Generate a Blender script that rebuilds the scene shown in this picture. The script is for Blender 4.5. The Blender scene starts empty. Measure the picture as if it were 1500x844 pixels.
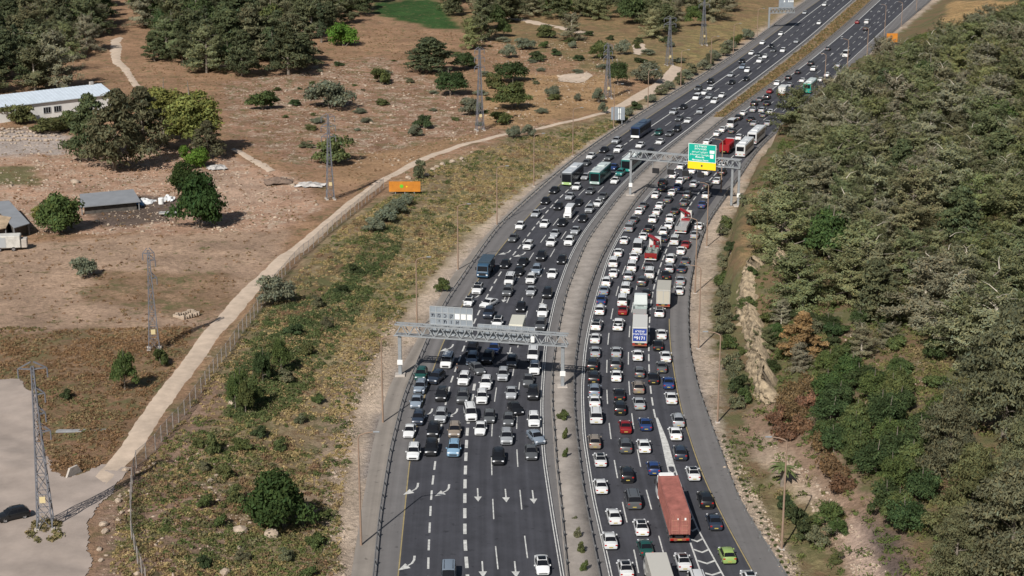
import bpy, bmesh, math, random
import numpy as np
from mathutils import Vector, Matrix
random.seed(7); rng = np.random.default_rng(11)
R = math.radians
SC = bpy.context.scene
COL = SC.collection
# ------------------------------------------------------------------ camera, sky, sun, exposure
FOC = 2450.0; HZ = -290.0; KS = 0.0110
TH = math.atan((422 - HZ) / FOC); CH = math.cos(TH) / KS
cam = bpy.data.cameras.new('camera'); camo = bpy.data.objects.new('camera', cam); COL.objects.link(camo)
cam.sensor_width = 36; cam.lens = FOC / 1500 * 36; cam.clip_end = 9000; cam.clip_start = 1
camo.location = (0, 0, CH); camo.rotation_euler = (math.pi / 2 - TH, 0, 0)
SC.camera = camo
SUN_EL, SUN_AZ = 41.0, 24.0      # shadows fall away from the camera, 24 degrees to the right
w = bpy.data.worlds.new('World'); SC.world = w; w.use_nodes = True
nt = w.node_tree; sky = nt.nodes.new('ShaderNodeTexSky'); sky.sky_type = 'NISHITA'; sky.sun_disc = False
sky.sun_elevation = R(SUN_EL); sky.sun_rotation = R(180 + SUN_AZ); sky.air_density = 1.2; sky.dust_density = 1.5
nt.links.new(sky.outputs[0], nt.nodes['Background'].inputs[0]); nt.nodes['Background'].inputs[1].default_value = 0.05
sl = bpy.data.lights.new('sun', 'SUN'); sl.energy = 5.0; sl.angle = R(0.53); sl.color = (1.0, .955, .895)
so = bpy.data.objects.new('sun', sl); COL.objects.link(so)
so.rotation_euler = Vector((math.sin(R(SUN_AZ)), math.cos(R(SUN_AZ)), -math.tan(R(SUN_EL)))).to_track_quat('-Z', 'Y').to_euler()
SC.view_settings.view_transform = 'Standard'; SC.view_settings.look = 'None'
SC.view_settings.exposure = 0.08; SC.view_settings.gamma = 1.0; SC.view_settings.use_curve_mapping = False
SC.cycles.max_bounces = 5; SC.cycles.diffuse_bounces = 2; SC.cycles.glossy_bounces = 2
SC.cycles.transparent_max_bounces = 12; SC.cycles.transmission_bounces = 2

# ------------------------------------------------------------------ photo pixel (1500x844) <-> ground
ct, st = math.cos(TH), math.sin(TH)
def G(px, py, z=0.0):
    u, v = (px - 750) / FOC, (py - 422) / FOC
    d = (u, ct - v * st, -st - v * ct)
    t = (z - CH) / d[2]
    return (d[0] * t, d[1] * t, z)
def proj(x, y, z):
    X, Y, Z = np.asarray(x, float), np.asarray(y, float), np.asarray(z, float) - CH
    dz = Y * ct - Z * st; up = Y * st + Z * ct
    dz = np.maximum(dz, 1.0)
    return 750 + FOC * X / dz, 422 - FOC * up / dz
def smooth_line(P, sig=13):
    P = sorted([(float(b), float(a)) for a, b in P]); ys = np.array([p[0] for p in P]); xs = np.array([p[1] for p in P])
    g = np.arange(-90, 1000, 1.0)
    x = np.interp(g, ys, xs)
    k = min(4, len(P) - 1)
    s0 = (xs[k//2+1] - xs[0]) / (ys[k//2+1] - ys[0]); s1 = (xs[-1] - xs[-2-k//4]) / (ys[-1] - ys[-2-k//4])
    x[g < ys[0]] = xs[0] + (g[g < ys[0]] - ys[0]) * s0; x[g > ys[-1]] = xs[-1] + (g[g > ys[-1]] - ys[-1]) * s1
    kk = np.arange(-45, 46); ker = np.exp(-kk**2 / (2 * sig**2)); ker /= ker.sum()
    xp = np.pad(x, 45, mode='reflect', reflect_type='odd'); x = np.convolve(xp, ker, 'valid')
    W = np.array([G(a, b) for a, b in zip(x, g)])[::-1]      # near -> far
    return W[:, 1].copy(), W[:, 0].copy()
D_ = [(712,436),(731.6,401),(750.4,375),(772.8,345.6),(795,317),(820,288),(836,274.7),(864,250.7),(885.3,233),(924,205.3),(980,167.3),(1014.7,144.7),(1060,114),(1125,68),(1160,40),(1206,5)]
RAW = dict(
 Y=[(582,844),(599,674),(612,612),(627.6,557.6),(646.8,504),(673.7,451),(703,404),(724.8,374),(742,351),(774,316),(800,288),(822,268),(850,243),(890,212),(967,160),(1073,93),(1176,16.7)],
 D=[(627,844),(628,800),(632,720),(641,650),(659,561),(665,548),(681,505),(697,466)] + D_,
 T=[(685,844),(681,795),(680.8,749),(681,710),(683,654.5),(684.5,626),(692,579),(697,556)],
 E=[(822,844),(808,760),(796,679),(793.7,654.5),(791.8,600),(792,587),(794,555),(797,508),(803,477),(813.6,430),(820.8,412),(830.4,383),(844.8,354.4),(859,332),(880,306),(900,280),(926.7,253),(964,222),(1006.7,190),(1060,148.7),(1100,120),(1180,58.7),(1243,3.3)],
 F=[(896.8,844),(871.4,732),(857,640),(854.2,574.8),(857.8,515.6),(863.7,480),(872.7,444),(890,382.7),(900.7,359),(916.7,331.3),(932.7,310),(958.7,277),(980,256),(1042.7,200),(1066.7,182),(1098.7,156),(1137,127),(1149,118),(1195,83),(1258,30),(1288,1)],
 A=[(936,844),(931,815),(916,756),(901.6,686),(893.3,631.7),(889,582),(888.6,539),(890.5,499),(895.3,462.7),(902.7,431),(911.6,400),(929,360),(946,326),(1002,260),(1060,210),(1165,122),(1216,83),(1274,30),(1301,1)],
 B=[(981,844),(957,756),(940,693),(929,634),(923,586.7),(920,541.6),(921,501),(923.3,466.7),(930,430.7),(937.3,401),(952,362),(970,327),(1022,262),(1078,212),(1189,113),(1232,80),(1284,31),(1314,1)],
 C=[(1027,844),(1010,795),(992,740),(974,674),(968,641),(958.5,608),(952.6,570),(950,527),(951.3,465),(955,430.7),(964.7,396),(979,358),(1010.7,298.7),(1021,285),(1040,262.7),(1077,225),(1213,105),(1246.7,75.8),(1295,31.7),(1328,0)],
 Gg=[(1108,844),(1069.6,775),(1038,712.5),(1022.5,674),(1012.8,645),(1001,608),(991.7,563),(983.4,511),(981,467),(983,430),(992,396),(1004,360),(1030,315),(1056,277),(1086,240),(1108,213),(1220,112),(1257,78),(1305,33),(1338,2)],
 RL=[(548,844),(555.6,761),(570,670),(577,640),(591,585),(624.6,503),(657.6,434),(663,430),(697.6,378),(729.6,333.6),(766.4,300),(806.7,264),(846.7,230.7),(890.7,200),(913,184.7),(976,144.7),(1054.7,97),(1113,54.7),(1162,16.7)],
 RR=[(1147,844),(1105.9,780),(1076.9,729),(1058,676),(1041.5,632),(1020,570),(1008,515),(1006,460),(1008.7,420),(1015,388),(1022,362),(1036,323),(1053,301),(1086.7,253),(1106.7,222),(1125,203),(1270,81.7),(1286.7,63),(1316.7,40),(1360,3)],
 ML=[(829,844),(820,745),(813,680),(810.6,640),(806.8,596),(807,550),(813,502),(827.6,430),(858,354),(894,306),(914,280),(940,253),(976,222),(1017,190),(1068,149),(1107,120),(1186,58.7),(1248,3.3)],
 MR=[(878.7,844),(854.5,720),(845,640),(841,598),(842,539),(850,479),(860.7,430.7),(879,382.7),(888.7,364.7),(910,327),(935,290),(964,258),(1027,203),(1053,182),(1087,156),(1127,127),(1140,118),(1185,83),(1248,30),(1278,1)],
 SL=[(514,844),(531,737),(548,640),(571,561),(597,523),(622.6,476),(636,451),(656,412),(710,346),(752,303),(790,268),(832,236),(876,204),(970,143),(1048,96),(1108,54),(1156,16)],
 SAL=[(493,844),(500,740),(512,640),(535,560),(560,515),(590,470),(622,425),(650,388),(690,345),(738,297),(778,268),(824,234),(870,203),(964,143),(1042,96),(1102,54),(1150,16)],
 SAR=[(1168,844),(1143,789),(1100,722),(1072,664),(1060,625),(1056,589),(1055,561),(1047,514),(1040,461),(1043,414),(1058,361),(1072,311),(1100,262),(1122,222),(1140,203),(1280,82),(1297,63),(1328,40),(1372,3)],
)
LN = {k: smooth_line(v) for k, v in RAW.items()}
def lx(n, y):
    Yv, Xv = LN[n]; y = np.asarray(y, float)
    x = np.interp(y, Yv, Xv)
    s1 = (Xv[-1] - Xv[-60]) / (Yv[-1] - Yv[-60]); s0 = (Xv[60] - Xv[0]) / (Yv[60] - Yv[0])
    return np.where(y > Yv[-1], Xv[-1] + (y - Yv[-1]) * s1, np.where(y < Yv[0], Xv[0] + (y - Yv[0]) * s0, x))
def slope_at(n, y): return float((lx(n, y + 4) - lx(n, y - 4)) / 8)
def sst(a, b, x):
    t = np.clip((x - a) / (b - a), 0, 1); return t * t * (3 - 2 * t)
def nz(x, y, s, k=0):
    x = x * s + k * 7.3; y = y * s + k * 3.1
    return (np.sin(x + 1.7 * np.sin(y * .9 + k)) * np.cos(y * 1.1 + 1.3 * np.sin(x * .7)) + .5 * np.sin(2.3 * x + 1.1 * y + k) * np.cos(1.9 * y - x)) / 1.5
def hgt(x, y):
    x = np.asarray(x, float); y = np.asarray(y, float)
    sl_ = (lx('SL', y + 4) - lx('SL', y - 4)) / 8; ca = 1 / np.sqrt(1 + sl_**2)
    dl = (lx('SL', y) - x) * ca; dr = (x - lx('SAR', y)) * ca
    h = -.16 + 0 * x
    h = h + sst(0, 2.5, dl) * .13 + sst(4, 26, dl) * 1.7 + sst(2, 20, dl) * (.35 * nz(x, y, .13) + .12 * nz(x, y, .5, 2)) + sst(50, 300, dl) * (5 + 1.5 * nz(x, y, .03, 5))
    cl = sst(262, 300, y) * (1 - sst(540, 600, y))
    wid = 13 - 10.3 * cl
    dj = dr + .8 * nz(x * .4, y, .33, 4) * cl
    h = h + np.where(dr > -1, sst(1.2, 1.2 + wid, dj) * (3.2 + 4.3 * cl) + np.minimum(26, .15 * np.maximum(dr - 8, 0)) + sst(6, 30, dr) * (1.0 * nz(x, y, .06, 3) + .3 * nz(x, y, .3, 1)), 0)
    h = h + sst(-3.5, 0, dr) * (.13)
    return h
def Tp(px, py, dz=0.0):
    u, v = (px - 750) / FOC, (py - 422) / FOC
    d = np.array((u, ct - v * st, -st - v * ct)); t = np.linspace(130, 1400, 2600)
    P = d[None] * t[:, None]; zz = CH + P[:, 2]; h = hgt(P[:, 0], P[:, 1]) + dz
    i = int(np.argmax(zz < h));
    if i == 0: return G(px, py)
    a, b = zz[i-1] - h[i-1], h[i] - zz[i]; q = a / (a + b + 1e-9); p = P[i-1] * (1 - q) + P[i] * q
    return (float(p[0]), float(p[1]), float(hgt(p[0], p[1])))
def Th(base, top):      # height of a thing standing at pixel base whose top is at pixel row top
    b = Tp(*base); v = (top - 422) / FOC
    z = CH + b[1] * (-st - v * ct) / (ct - v * st); return b, z - b[2]

# ------------------------------------------------------------------ materials
MATS = {}
def mat(name, rgb, rough=.7, metal=0.0, coat=0.0, spec=.3, noise=0, nscale=1.0, bump=0, objcol=False, attr=None, alpha=None, emit=None, objrand=0):
    if name in MATS: return MATS[name]
    m = bpy.data.materials.new(name); m.use_nodes = True; t = m.node_tree; b = t.nodes['Principled BSDF']; L = t.links.new
    b.inputs['Roughness'].default_value = rough; b.inputs['Metallic'].default_value = metal
    b.inputs['Coat Weight'].default_value = coat; b.inputs['Coat Roughness'].default_value = .05; b.inputs['Specular IOR Level'].default_value = spec
    if objcol: n = t.nodes.new('ShaderNodeObjectInfo'); src = n.outputs['Color']
    elif attr: n = t.nodes.new('ShaderNodeAttribute'); n.attribute_name = attr; src = n.outputs['Color']
    else: n = t.nodes.new('ShaderNodeRGB'); n.outputs[0].default_value = (*rgb, 1); src = n.outputs[0]
    if noise or bump:
        tc = t.nodes.new('ShaderNodeTexCoord'); no = t.nodes.new('ShaderNodeTexNoise'); no.inputs['Scale'].default_value = nscale; no.inputs['Detail'].default_value = 5; no.inputs['Roughness'].default_value = .65
        L(tc.outputs['Object'], no.inputs['Vector'])
    if noise:
        mr = t.nodes.new('ShaderNodeMapRange'); mr.inputs['From Min'].default_value = .3; mr.inputs['From Max'].default_value = .7
        mr.inputs['To Min'].default_value = 1 - noise; mr.inputs['To Max'].default_value = 1 + noise; L(no.outputs[0], mr.inputs[0])
        vm = t.nodes.new('ShaderNodeVectorMath'); vm.operation = 'SCALE'; L(src, vm.inputs[0]); L(mr.outputs[0], vm.inputs['Scale']); src = vm.outputs[0]
    if objrand:
        oi = t.nodes.new('ShaderNodeObjectInfo'); hs = t.nodes.new('ShaderNodeHueSaturation')
        a = t.nodes.new('ShaderNodeMapRange'); a.inputs['To Min'].default_value = 1 - objrand; a.inputs['To Max'].default_value = 1 + objrand; L(oi.outputs['Random'], a.inputs[0]); L(a.outputs[0], hs.inputs['Value'])
        mt = t.nodes.new('ShaderNodeMath'); mt.operation = 'MULTIPLY'; mt.inputs[1].default_value = 7.77; L(oi.outputs['Random'], mt.inputs[0]); fr = t.nodes.new('ShaderNodeMath'); fr.operation = 'FRACT'; L(mt.outputs[0], fr.inputs[0])
        c2 = t.nodes.new('ShaderNodeMapRange'); c2.inputs['To Min'].default_value = .5 - .025; c2.inputs['To Max'].default_value = .5 + .02; L(fr.outputs[0], c2.inputs[0]); L(c2.outputs[0], hs.inputs['Hue'])
        L(src, hs.inputs['Color']); src = hs.outputs[0]
    L(src, b.inputs['Base Color'])
    if bump:
        bp = t.nodes.new('ShaderNodeBump'); bp.inputs['Strength'].default_value = bump; bp.inputs['Distance'].default_value = .3; L(no.outputs[0], bp.inputs['Height']); L(bp.outputs[0], b.inputs['Normal'])
    if alpha is not None: b.inputs['Alpha'].default_value = alpha
    MATS[name] = m; return m
PAINT = mat('car_paint', (1,1,1), .32, coat=.35, spec=.4, objcol=True)
GLASS = mat('dark_glass', (.010,.011,.014), .22, spec=.16)
TYRE = mat('tyre_rubber', (.02,.02,.02), .85); RIM = mat('alloy_rim', (.35,.35,.36), .35, metal=.7)
LAMP = mat('lamp_lens', (.75,.77,.8), .15); TAIL = mat('tail_lamp_lens', (.35,.015,.012), .25); PLATE = mat('yellow_plate', (.42,.34,.09), .5)
BLACKP = mat('black_plastic', (.02,.02,.022), .6); WHITEP = mat('white_panel', (.78,.78,.76), .5, noise=.05, nscale=.6)
STEEL = mat('galvanised_steel', (.30,.32,.335), .5, metal=.25, noise=.12, nscale=1.5)
DSTEEL = mat('weathered_steel', (.20,.205,.21), .6, metal=.2, noise=.2, nscale=1)
RUSTP = mat('rusty_pole', (.27,.19,.14), .8, noise=.15, nscale=1); CONC = mat('concrete', (.42,.38,.34), .9, noise=.15, nscale=.8, bump=.3)
RAILM = mat('guard_rail_steel', (.25,.245,.24), .55, metal=.25, noise=.25, nscale=.7)
GREENS = mat('green_sign_face', (.005,.36,.27), .5); YELLS = mat('yellow_sign_face', (.90,.62,.02), .5); WHITES = mat('white_sign_face', (.82,.85,.83), .5)
ORANGE = mat('orange_sheet', (.50,.19,.025), .8, noise=.18, nscale=.8); BLUEP = mat('blue_print', (.03,.06,.28), .5); BARK = mat('grey_bark', (.20,.17,.14), .95, noise=.3, nscale=2)
PALEBARK = mat('pale_bark', (.42,.38,.31), .95, noise=.2, nscale=2)
TRUNKROCK = mat('limestone', (.38,.305,.235), .95, noise=.3, nscale=.9, bump=.8)

# ------------------------------------------------------------------ mesh helpers
class MB:
    def __init__(s): s.v = []; s.f = []; s.m = []
    def add(s, vs, fs, mi=0):
        o = len(s.v); s.v += [tuple(p) for p in vs]; s.f += [tuple(i + o for i in f) for f in fs]; s.m += [mi] * len(fs)
    def box(s, x0, x1, y0, y1, z0, z1, mi=0, bev=0.0, tx=0, ty=0):
        if bev <= 0:
            vs = [(x0,y0,z0),(x1,y0,z0),(x1,y1,z0),(x0,y1,z0),(x0+tx,y0+ty,z1),(x1-tx,y0+ty,z1),(x1-tx,y1-ty,z1),(x0+tx,y1-ty,z1)]
            s.add(vs, [(3,2,1,0),(4,5,6,7),(0,1,5,4),(1,2,6,5),(2,3,7,6),(3,0,4,7)], mi); return
        b = bev; rings = []
        def ring(z, i, c): return [(x0+i+c,y0+i,z),(x1-i-c,y0+i,z),(x1-i,y0+i+c,z),(x1-i,y1-i-c,z),(x1-i-c,y1-i,z),(x0+i+c,y1-i,z),(x0+i,y1-i-c,z),(x0+i,y0+i+c,z)]
        vs = ring(z0,b,b) + ring(z0+b,0,b) + ring(z1-b,0,b) + ring(z1,b,b); fs = [tuple(range(7,-1,-1)), tuple(range(24,32))]
        for k in range(3):
            for i in range(8): j = (i+1) % 8; fs.append((k*8+i,k*8+j,k*8+8+j,k*8+8+i))
        s.add(vs, fs, mi)
    def tube(s, pts, rad, n=6, mi=0, cap=True):
        pts = [Vector(p) for p in pts]; rad = rad if isinstance(rad, (list, tuple)) else [rad] * len(pts); vs = []; fs = []
        for i, p in enumerate(pts):
            d = (pts[min(i+1, len(pts)-1)] - pts[max(i-1, 0)]); d = d.normalized() if d.length > 1e-9 else Vector((0,0,1))
            a = d.cross(Vector((0,0,1)) if abs(d.z) < .9 else Vector((1,0,0))).normalized(); b = d.cross(a)
            for k in range(n): t = 2*math.pi*k/n; vs.append(p + (a*math.cos(t) + b*math.sin(t)) * rad[i])
        for i in range(len(pts)-1):
            for k in range(n): j = (k+1) % n; fs.append((i*n+k, i*n+j, (i+1)*n+j, (i+1)*n+k))
        if cap: fs += [tuple(range(n-1,-1,-1)), tuple(range((len(pts)-1)*n, len(pts)*n))]
        s.add(vs, fs, mi)
    def bar(s, a, b, t, mi=0):
        a, b = Vector(a), Vector(b); d = (b-a); L = d.length
        if L < 1e-6: return
        d /= L; u = d.cross(Vector((0,0,1)) if abs(d.z) < .95 else Vector((1,0,0))).normalized() * t/2; v = d.cross(u).normalized() * t/2
        s.add([a-u-v,a+u-v,a+u+v,a-u+v,b-u-v,b+u-v,b+u+v,b-u+v], [(3,2,1,0),(4,5,6,7),(0,1,5,4),(1,2,6,5),(2,3,7,6),(3,0,4,7)], mi)
    def build(s, name, mats, parent=None, loc=None, smooth=False):
        me = bpy.data.meshes.new(name); me.from_pydata([tuple(v) for v in s.v], [], s.f)
        for m in (mats if isinstance(mats, (list, tuple)) else [mats]): me.materials.append(m)
        if any(s.m): me.polygons.foreach_set('material_index', s.m)
        if smooth: me.polygons.foreach_set('use_smooth', [True]*len(s.f))
        me.update(); o = bpy.data.objects.new(name, me); COL.objects.link(o)
        if parent: o.parent = parent
        if loc: o.location = loc
        return o
def npmesh(name, V, F, m, parent=None, col=None, nside=4):
    me = bpy.data.meshes.new(name); n = len(F)
    me.vertices.add(len(V)); me.vertices.foreach_set('co', np.ascontiguousarray(V, np.float32).ravel())
    me.loops.add(n*nside); me.loops.foreach_set('vertex_index', np.ascontiguousarray(F, np.int32).ravel())
    me.polygons.add(n); me.polygons.foreach_set('loop_start', np.arange(n, dtype=np.int32)*nside); me.polygons.foreach_set('loop_total', np.full(n, nside, np.int32))
    me.materials.append(m); me.update(calc_edges=True)
    if col is not None:
        a = me.attributes.new('Col', 'FLOAT_COLOR', 'POINT'); c = np.ones((len(V), 4), np.float32); c[:, :3] = col; a.data.foreach_set('color', c.ravel())
    o = bpy.data.objects.new(name, me); COL.objects.link(o)
    if parent: o.parent = parent
    return o
def tag(o, label=None, cat=None, group=None, kind=None):
    if label: o['label'] = label
    if cat: o['category'] = cat
    if group: o['group'] = group
    if kind: o['kind'] = kind
    return o
def empty(name, loc=(0,0,0), rz=0, **k):
    o = bpy.data.objects.new(name, None); COL.objects.link(o); o.location = loc; o.rotation_euler = (0,0,rz); o.empty_display_size = .5
    return tag(o, **k)
CH_ = {}
def kids(o): return [c for c in o.children]
def copy_tree(o, parent=None, skip=(), ch=None):
    c = o.copy(); COL.objects.link(c)
    if parent: c.parent = parent
    for k in (ch or kids)(o):
        if k.name.split('.')[0] in skip: continue
        copy_tree(k, c, skip, ch)
    return c
def hide_proto(o):      # unlink a prototype that is only a source of copies
    for k in list(o.children): hide_proto(k)
    COL.objects.unlink(o)
def textmesh(s, size, m, parent, loc, rot, name='lettering', align='CENTER', ext=.01):
    cu = bpy.data.curves.new('t', 'FONT'); cu.body = s; cu.size = size; cu.align_x = align; cu.align_y = 'CENTER'; cu.extrude = ext; cu.offset = size*.012
    o = bpy.data.objects.new('t', cu); COL.objects.link(o); bpy.context.view_layer.update()
    me = bpy.data.meshes.new_from_object(o.evaluated_get(bpy.context.evaluated_depsgraph_get())); COL.objects.unlink(o); bpy.data.objects.remove(o)
    me.materials.clear(); me.materials.append(m); t = bpy.data.objects.new(name, me); COL.objects.link(t); t.parent = parent; t.location = loc; t.rotation_euler = rot
    return t

# ------------------------------------------------------------------ ground
def inpoly(px, py, P):
    r = np.zeros(px.shape, bool); n = len(P)
    for i in range(n):
        x0, y0 = P[i]; x1, y1 = P[(i+1) % n]
        c = ((y0 > py) != (y1 > py)); r ^= c & (px < (x1-x0) * (py-y0) / ((y1-y0) + 1e-12) + x0)
    return r
gx = np.concatenate([[-3000,-1800,-1100,-700,-450,-340], np.arange(-270, 330, 1.5), [400,520,750,1100,1800,3000]])
gy = np.concatenate([[-200,0,60,100], np.arange(128, 560, 1.4), np.arange(560, 1000, 2.6), [1010,1050,1120,1250,1500,2000,3000,5000]])
X, Y = np.meshgrid(gx, gy); Z = hgt(X, Y)
far = sst(1000, 2500, Y); Z = Z * (1-far)
gpx, gpy = proj(X, Y, Z)
jx = gpx + 9*nz(X, Y, .35) + 5*nz(X, Y, 1.1, 3); jy = gpy + 4*nz(X, Y, .3, 6) + 2*nz(X, Y, .9, 8)
gc = np.zeros(X.shape + (3,)); gc[:] = (.30,.180,.100); rk = np.full(X.shape, .32); vg = np.full(X.shape, .30)
REG = [
 ([(-200,430),(-200,372),(200,345),(430,325),(400,385),(330,470),(290,500),(-200,495)], (.36,.245,.158), .05, .18),
 ([(150,395),(330,400),(350,440),(300,470),(120,440)], (.28,.18,.105), .03, .45),
 ([(-200,492),(300,478),(250,560),(190,680),(90,690),(50,600),(-200,560)], (.235,.15,.085), .08, .55),
 ([(30,560),(110,545),(230,600),(190,690),(90,700)], (.21,.125,.07), .10, .55),
 ([(-200,208),(180,212),(330,228),(440,262),(480,300),(420,335),(250,345),(60,340),(-200,360)], (.38,.235,.148), .74, .10),
 ([(-200,240),(50,245),(60,272),(-200,275)], (.17,.15,.07), .05, .5),
 ([(-100,185),(100,195),(95,225),(-100,228)], (.40,.33,.265), .2, 0),
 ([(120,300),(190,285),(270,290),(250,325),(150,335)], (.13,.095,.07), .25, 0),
 ([(290,250),(400,262),(405,300),(300,300)], (.40,.27,.18), .3, .05),
 ([(330,120),(560,80),(700,150),(830,190),(700,210),(560,262),(420,240),(330,200)], (.28,.165,.10), .70, .42),
 ([(480,235),(600,215),(740,185),(560,262),(500,270)], (.31,.19,.10), .1, .15),
 ([(700,110),(900,110),(930,150),(760,190),(700,180)], (.33,.205,.10), .3, .2),
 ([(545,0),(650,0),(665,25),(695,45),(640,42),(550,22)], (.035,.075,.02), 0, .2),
 ([(650,20),(1130,-40),(1150,0),(1000,120),(930,110),(700,55)], (.25,.165,.08), .15, .5),
 ([(940,55),(1140,20),(1000,110),(930,100)], (.27,.20,.085), .08, .45),
 ([(840,100),(1000,20),(1010,60),(930,115)], (.24,.17,.08), .2, .5),
 # slope between fence and highway
 ([(135,860),(140,730),(215,650),(300,540),(390,430),(500,325),(640,240),(760,200),(880,170),(1000,110),(1110,45),(1170,-20),(1240,-20),(1100,60),(700,350),(520,640),(505,860)], (.26,.195,.108), .22, .50),
 ([(135,860),(140,735),(215,655),(310,545),(340,560),(290,660),(330,740),(350,860)], (.25,.165,.11), .35, .42),
 ([(330,560),(430,430),(560,310),(600,330),(520,430),(440,520),(380,640)], (.115,.115,.045), .06, .85),
 ([(430,470),(560,340),(700,270),(880,180),(900,195),(760,280),(660,370),(560,480),(500,560)], (.27,.215,.11), .12, .50),
 ([(440,860),(450,700),(500,520),(560,470),(540,560),(510,650),(505,860)], (.27,.195,.125), .55, .3),
]
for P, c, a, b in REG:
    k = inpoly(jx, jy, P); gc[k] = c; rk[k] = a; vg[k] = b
XR = lx('SAR', Y); XL = lx('SAL', Y); XS = lx('SL', Y)
rt = X > XR; gc[rt] = (.135,.122,.066); rk[rt] = .22; vg[rt] = .85
for P, c, a, b in [
 ([(1095,600),(1180,560),(1215,640),(1260,700),(1330,790),(1400,860),(1230,860),(1190,760),(1130,700),(1085,650)], (.25,.165,.105), .25, .18),
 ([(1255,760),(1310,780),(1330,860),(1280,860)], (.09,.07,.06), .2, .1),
 ([(1215,740),(1240,745),(1310,860),(1270,860)], (.50,.36,.26), .2, 0),
 ([(1060,640),(1110,690),(1190,730),(1230,860),(1160,860),(1100,720)], (.20,.165,.075), .05, .6),
 ([(1120,630),(1160,680),(1215,740),(1190,745),(1130,700),(1100,650)], (.40,.30,.205), .3, 0),
 ([(1078,385),(1100,275),(1125,278),(1110,340),(1098,400)], (.30,.19,.09), .1, .3),
 ([(1250,440),(1340,520),(1400,560),(1300,640),(1210,560)], (.21,.15,.09), .35, .55),
 ([(1390,0),(1520,0),(1520,30),(1440,40),(1370,55)], (.36,.23,.10), .05, .3),
 ([(1310,340),(1340,340),(1330,420),(1310,410)], (.36,.22,.14), .3, .2)]:
    k = inpoly(jx, jy, P) & rt; gc[k] = c; rk[k] = a; vg[k] = b
jit = 1.1*nz(X, Y, .8, 2) + .6*nz(X, Y, 2.3, 1)
k = (X > XL + jit) & (X <= XS + .2); gc[k] = (.47,.365,.255); rk[k] = .15; vg[k] = .08
kR = (X > lx('RR', Y)) & (X <= XR + jit); gc[kR] = (.43,.335,.235); rk[kR] = .25; vg[kR] = .06
k = (X > XS) & (X < lx('RR', Y)); gc[k] = (.2,.18,.16); rk[k] = 0; vg[k] = 0
gc *= np.array([1.03, 1.06, 1.17])
for _ in range(1):
    for A_ in (gc, rk, vg):
        A_[1:-1, 1:-1] = (A_[1:-1, 1:-1]*2 + A_[:-2, 1:-1] + A_[2:, 1:-1] + A_[1:-1, :-2] + A_[1:-1, 2:]) / 6
ny, nx = X.shape; idx = np.arange(ny*nx).reshape(ny, nx)
FF = np.stack([idx[:-1, :-1], idx[:-1, 1:], idx[1:, 1:], idx[1:, :-1]], -1).reshape(-1, 4)
def ground_mat():
    m = bpy.data.materials.new('dry_ground'); m.use_nodes = True; t = m.node_tree; b = t.nodes['Principled BSDF']; L = t.links.new; N = t.nodes.new
    b.inputs['Roughness'].default_value = .95; b.inputs['Specular IOR Level'].default_value = .1
    tc = N('ShaderNodeTexCoord'); ac = N('ShaderNodeAttribute'); ac.attribute_name = 'Col'; mk = N('ShaderNodeAttribute'); mk.attribute_name = 'mask'
    sep = N('ShaderNodeSeparateColor'); L(mk.outputs['Color'], sep.inputs[0])
    def noise(s, d=5, r=.6):
        n = N('ShaderNodeTexNoise'); n.inputs['Scale'].default_value = s; n.inputs['Detail'].default_value = d; n.inputs['Roughness'].default_value = r; L(tc.outputs['Object'], n.inputs['Vector']); return n.outputs[0]
    def rng_(x, a, b_, c, d):
        n = N('ShaderNodeMapRange'); n.inputs[1].default_value = a; n.inputs[2].default_value = b_; n.inputs[3].default_value = c; n.inputs[4].default_value = d; L(x, n.inputs[0]); return n.outputs[0]
    def mth(op, a, c):
        n = N('ShaderNodeMath'); n.operation = op; n.use_clamp = op == 'MULTIPLY'
        for i, q in ((0, a), (1, c)):
            if isinstance(q, (int, float)): n.inputs[i].default_value = q
            else: L(q, n.inputs[i])
        return n.outputs[0]
    def mix(f, a, c):
        n = N('ShaderNodeMix'); n.data_type = 'RGBA'; L(f, n.inputs[0])
        for i, q in ((6, a), (7, c)):
            if isinstance(q, tuple): n.inputs[i].default_value = (*q, 1)
            else: L(q, n.inputs[i])
        return n.outputs[2]
    v = mth('MULTIPLY', rng_(noise(.09, 4), .3, .7, .78, 1.22), 1.0); n1 = noise(.09, 6, .7); n2 = noise(1.3, 6, .75)
    vm = N('ShaderNodeVectorMath'); vm.operation = 'SCALE'; L(ac.outputs['Color'], vm.inputs[0])
    vv = N('ShaderNodeMath'); vv.operation = 'MULTIPLY'; L(rng_(n1, .3, .7, .68, 1.28), vv.inputs[0]); L(rng_(n2, .25, .75, .52, 1.46), vv.inputs[1]); L(vv.outputs[0], vm.inputs['Scale'])
    c = vm.outputs[0]
    # dry brown stubble and olive growth where the mask says so
    fv = mth('MULTIPLY', rng_(mth('ADD', noise(.35, 7, .75), mth('MULTIPLY', sep.outputs[1], .30)), .60, .72, 0, 1), .9)
    c = mix(fv, c, mix(rng_(noise(.12, 3), .42, .58, 0, 1), (.185,.122,.072), (.125,.122,.056)))
    # pale limestone outcrops and rubble
    vo = N('ShaderNodeTexVoronoi'); vo.inputs['Scale'].default_value = 1.1; L(tc.outputs['Object'], vo.inputs['Vector'])
    rf = mth('MULTIPLY', rng_(mth('ADD', noise(.22, 8, .8), mth('MULTIPLY', sep.outputs[0], .26)), .68, .76, 0, 1), rng_(vo.outputs['Distance'], .35, .55, 1, .25))
    c = mix(rf, c, (.47,.375,.29))
    L(c, b.inputs['Base Color'])
    bp = N('ShaderNodeBump'); bp.inputs['Strength'].default_value = .9; bp.inputs['Distance'].default_value = .5; L(n2, bp.inputs['Height']); L(bp.outputs[0], b.inputs['Normal'])
    return m
ground = npmesh('ground', np.stack([X, Y, Z], -1).reshape(-1, 3), FF, ground_mat(), col=gc.reshape(-1, 3)); tag(ground, kind='structure')
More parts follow.
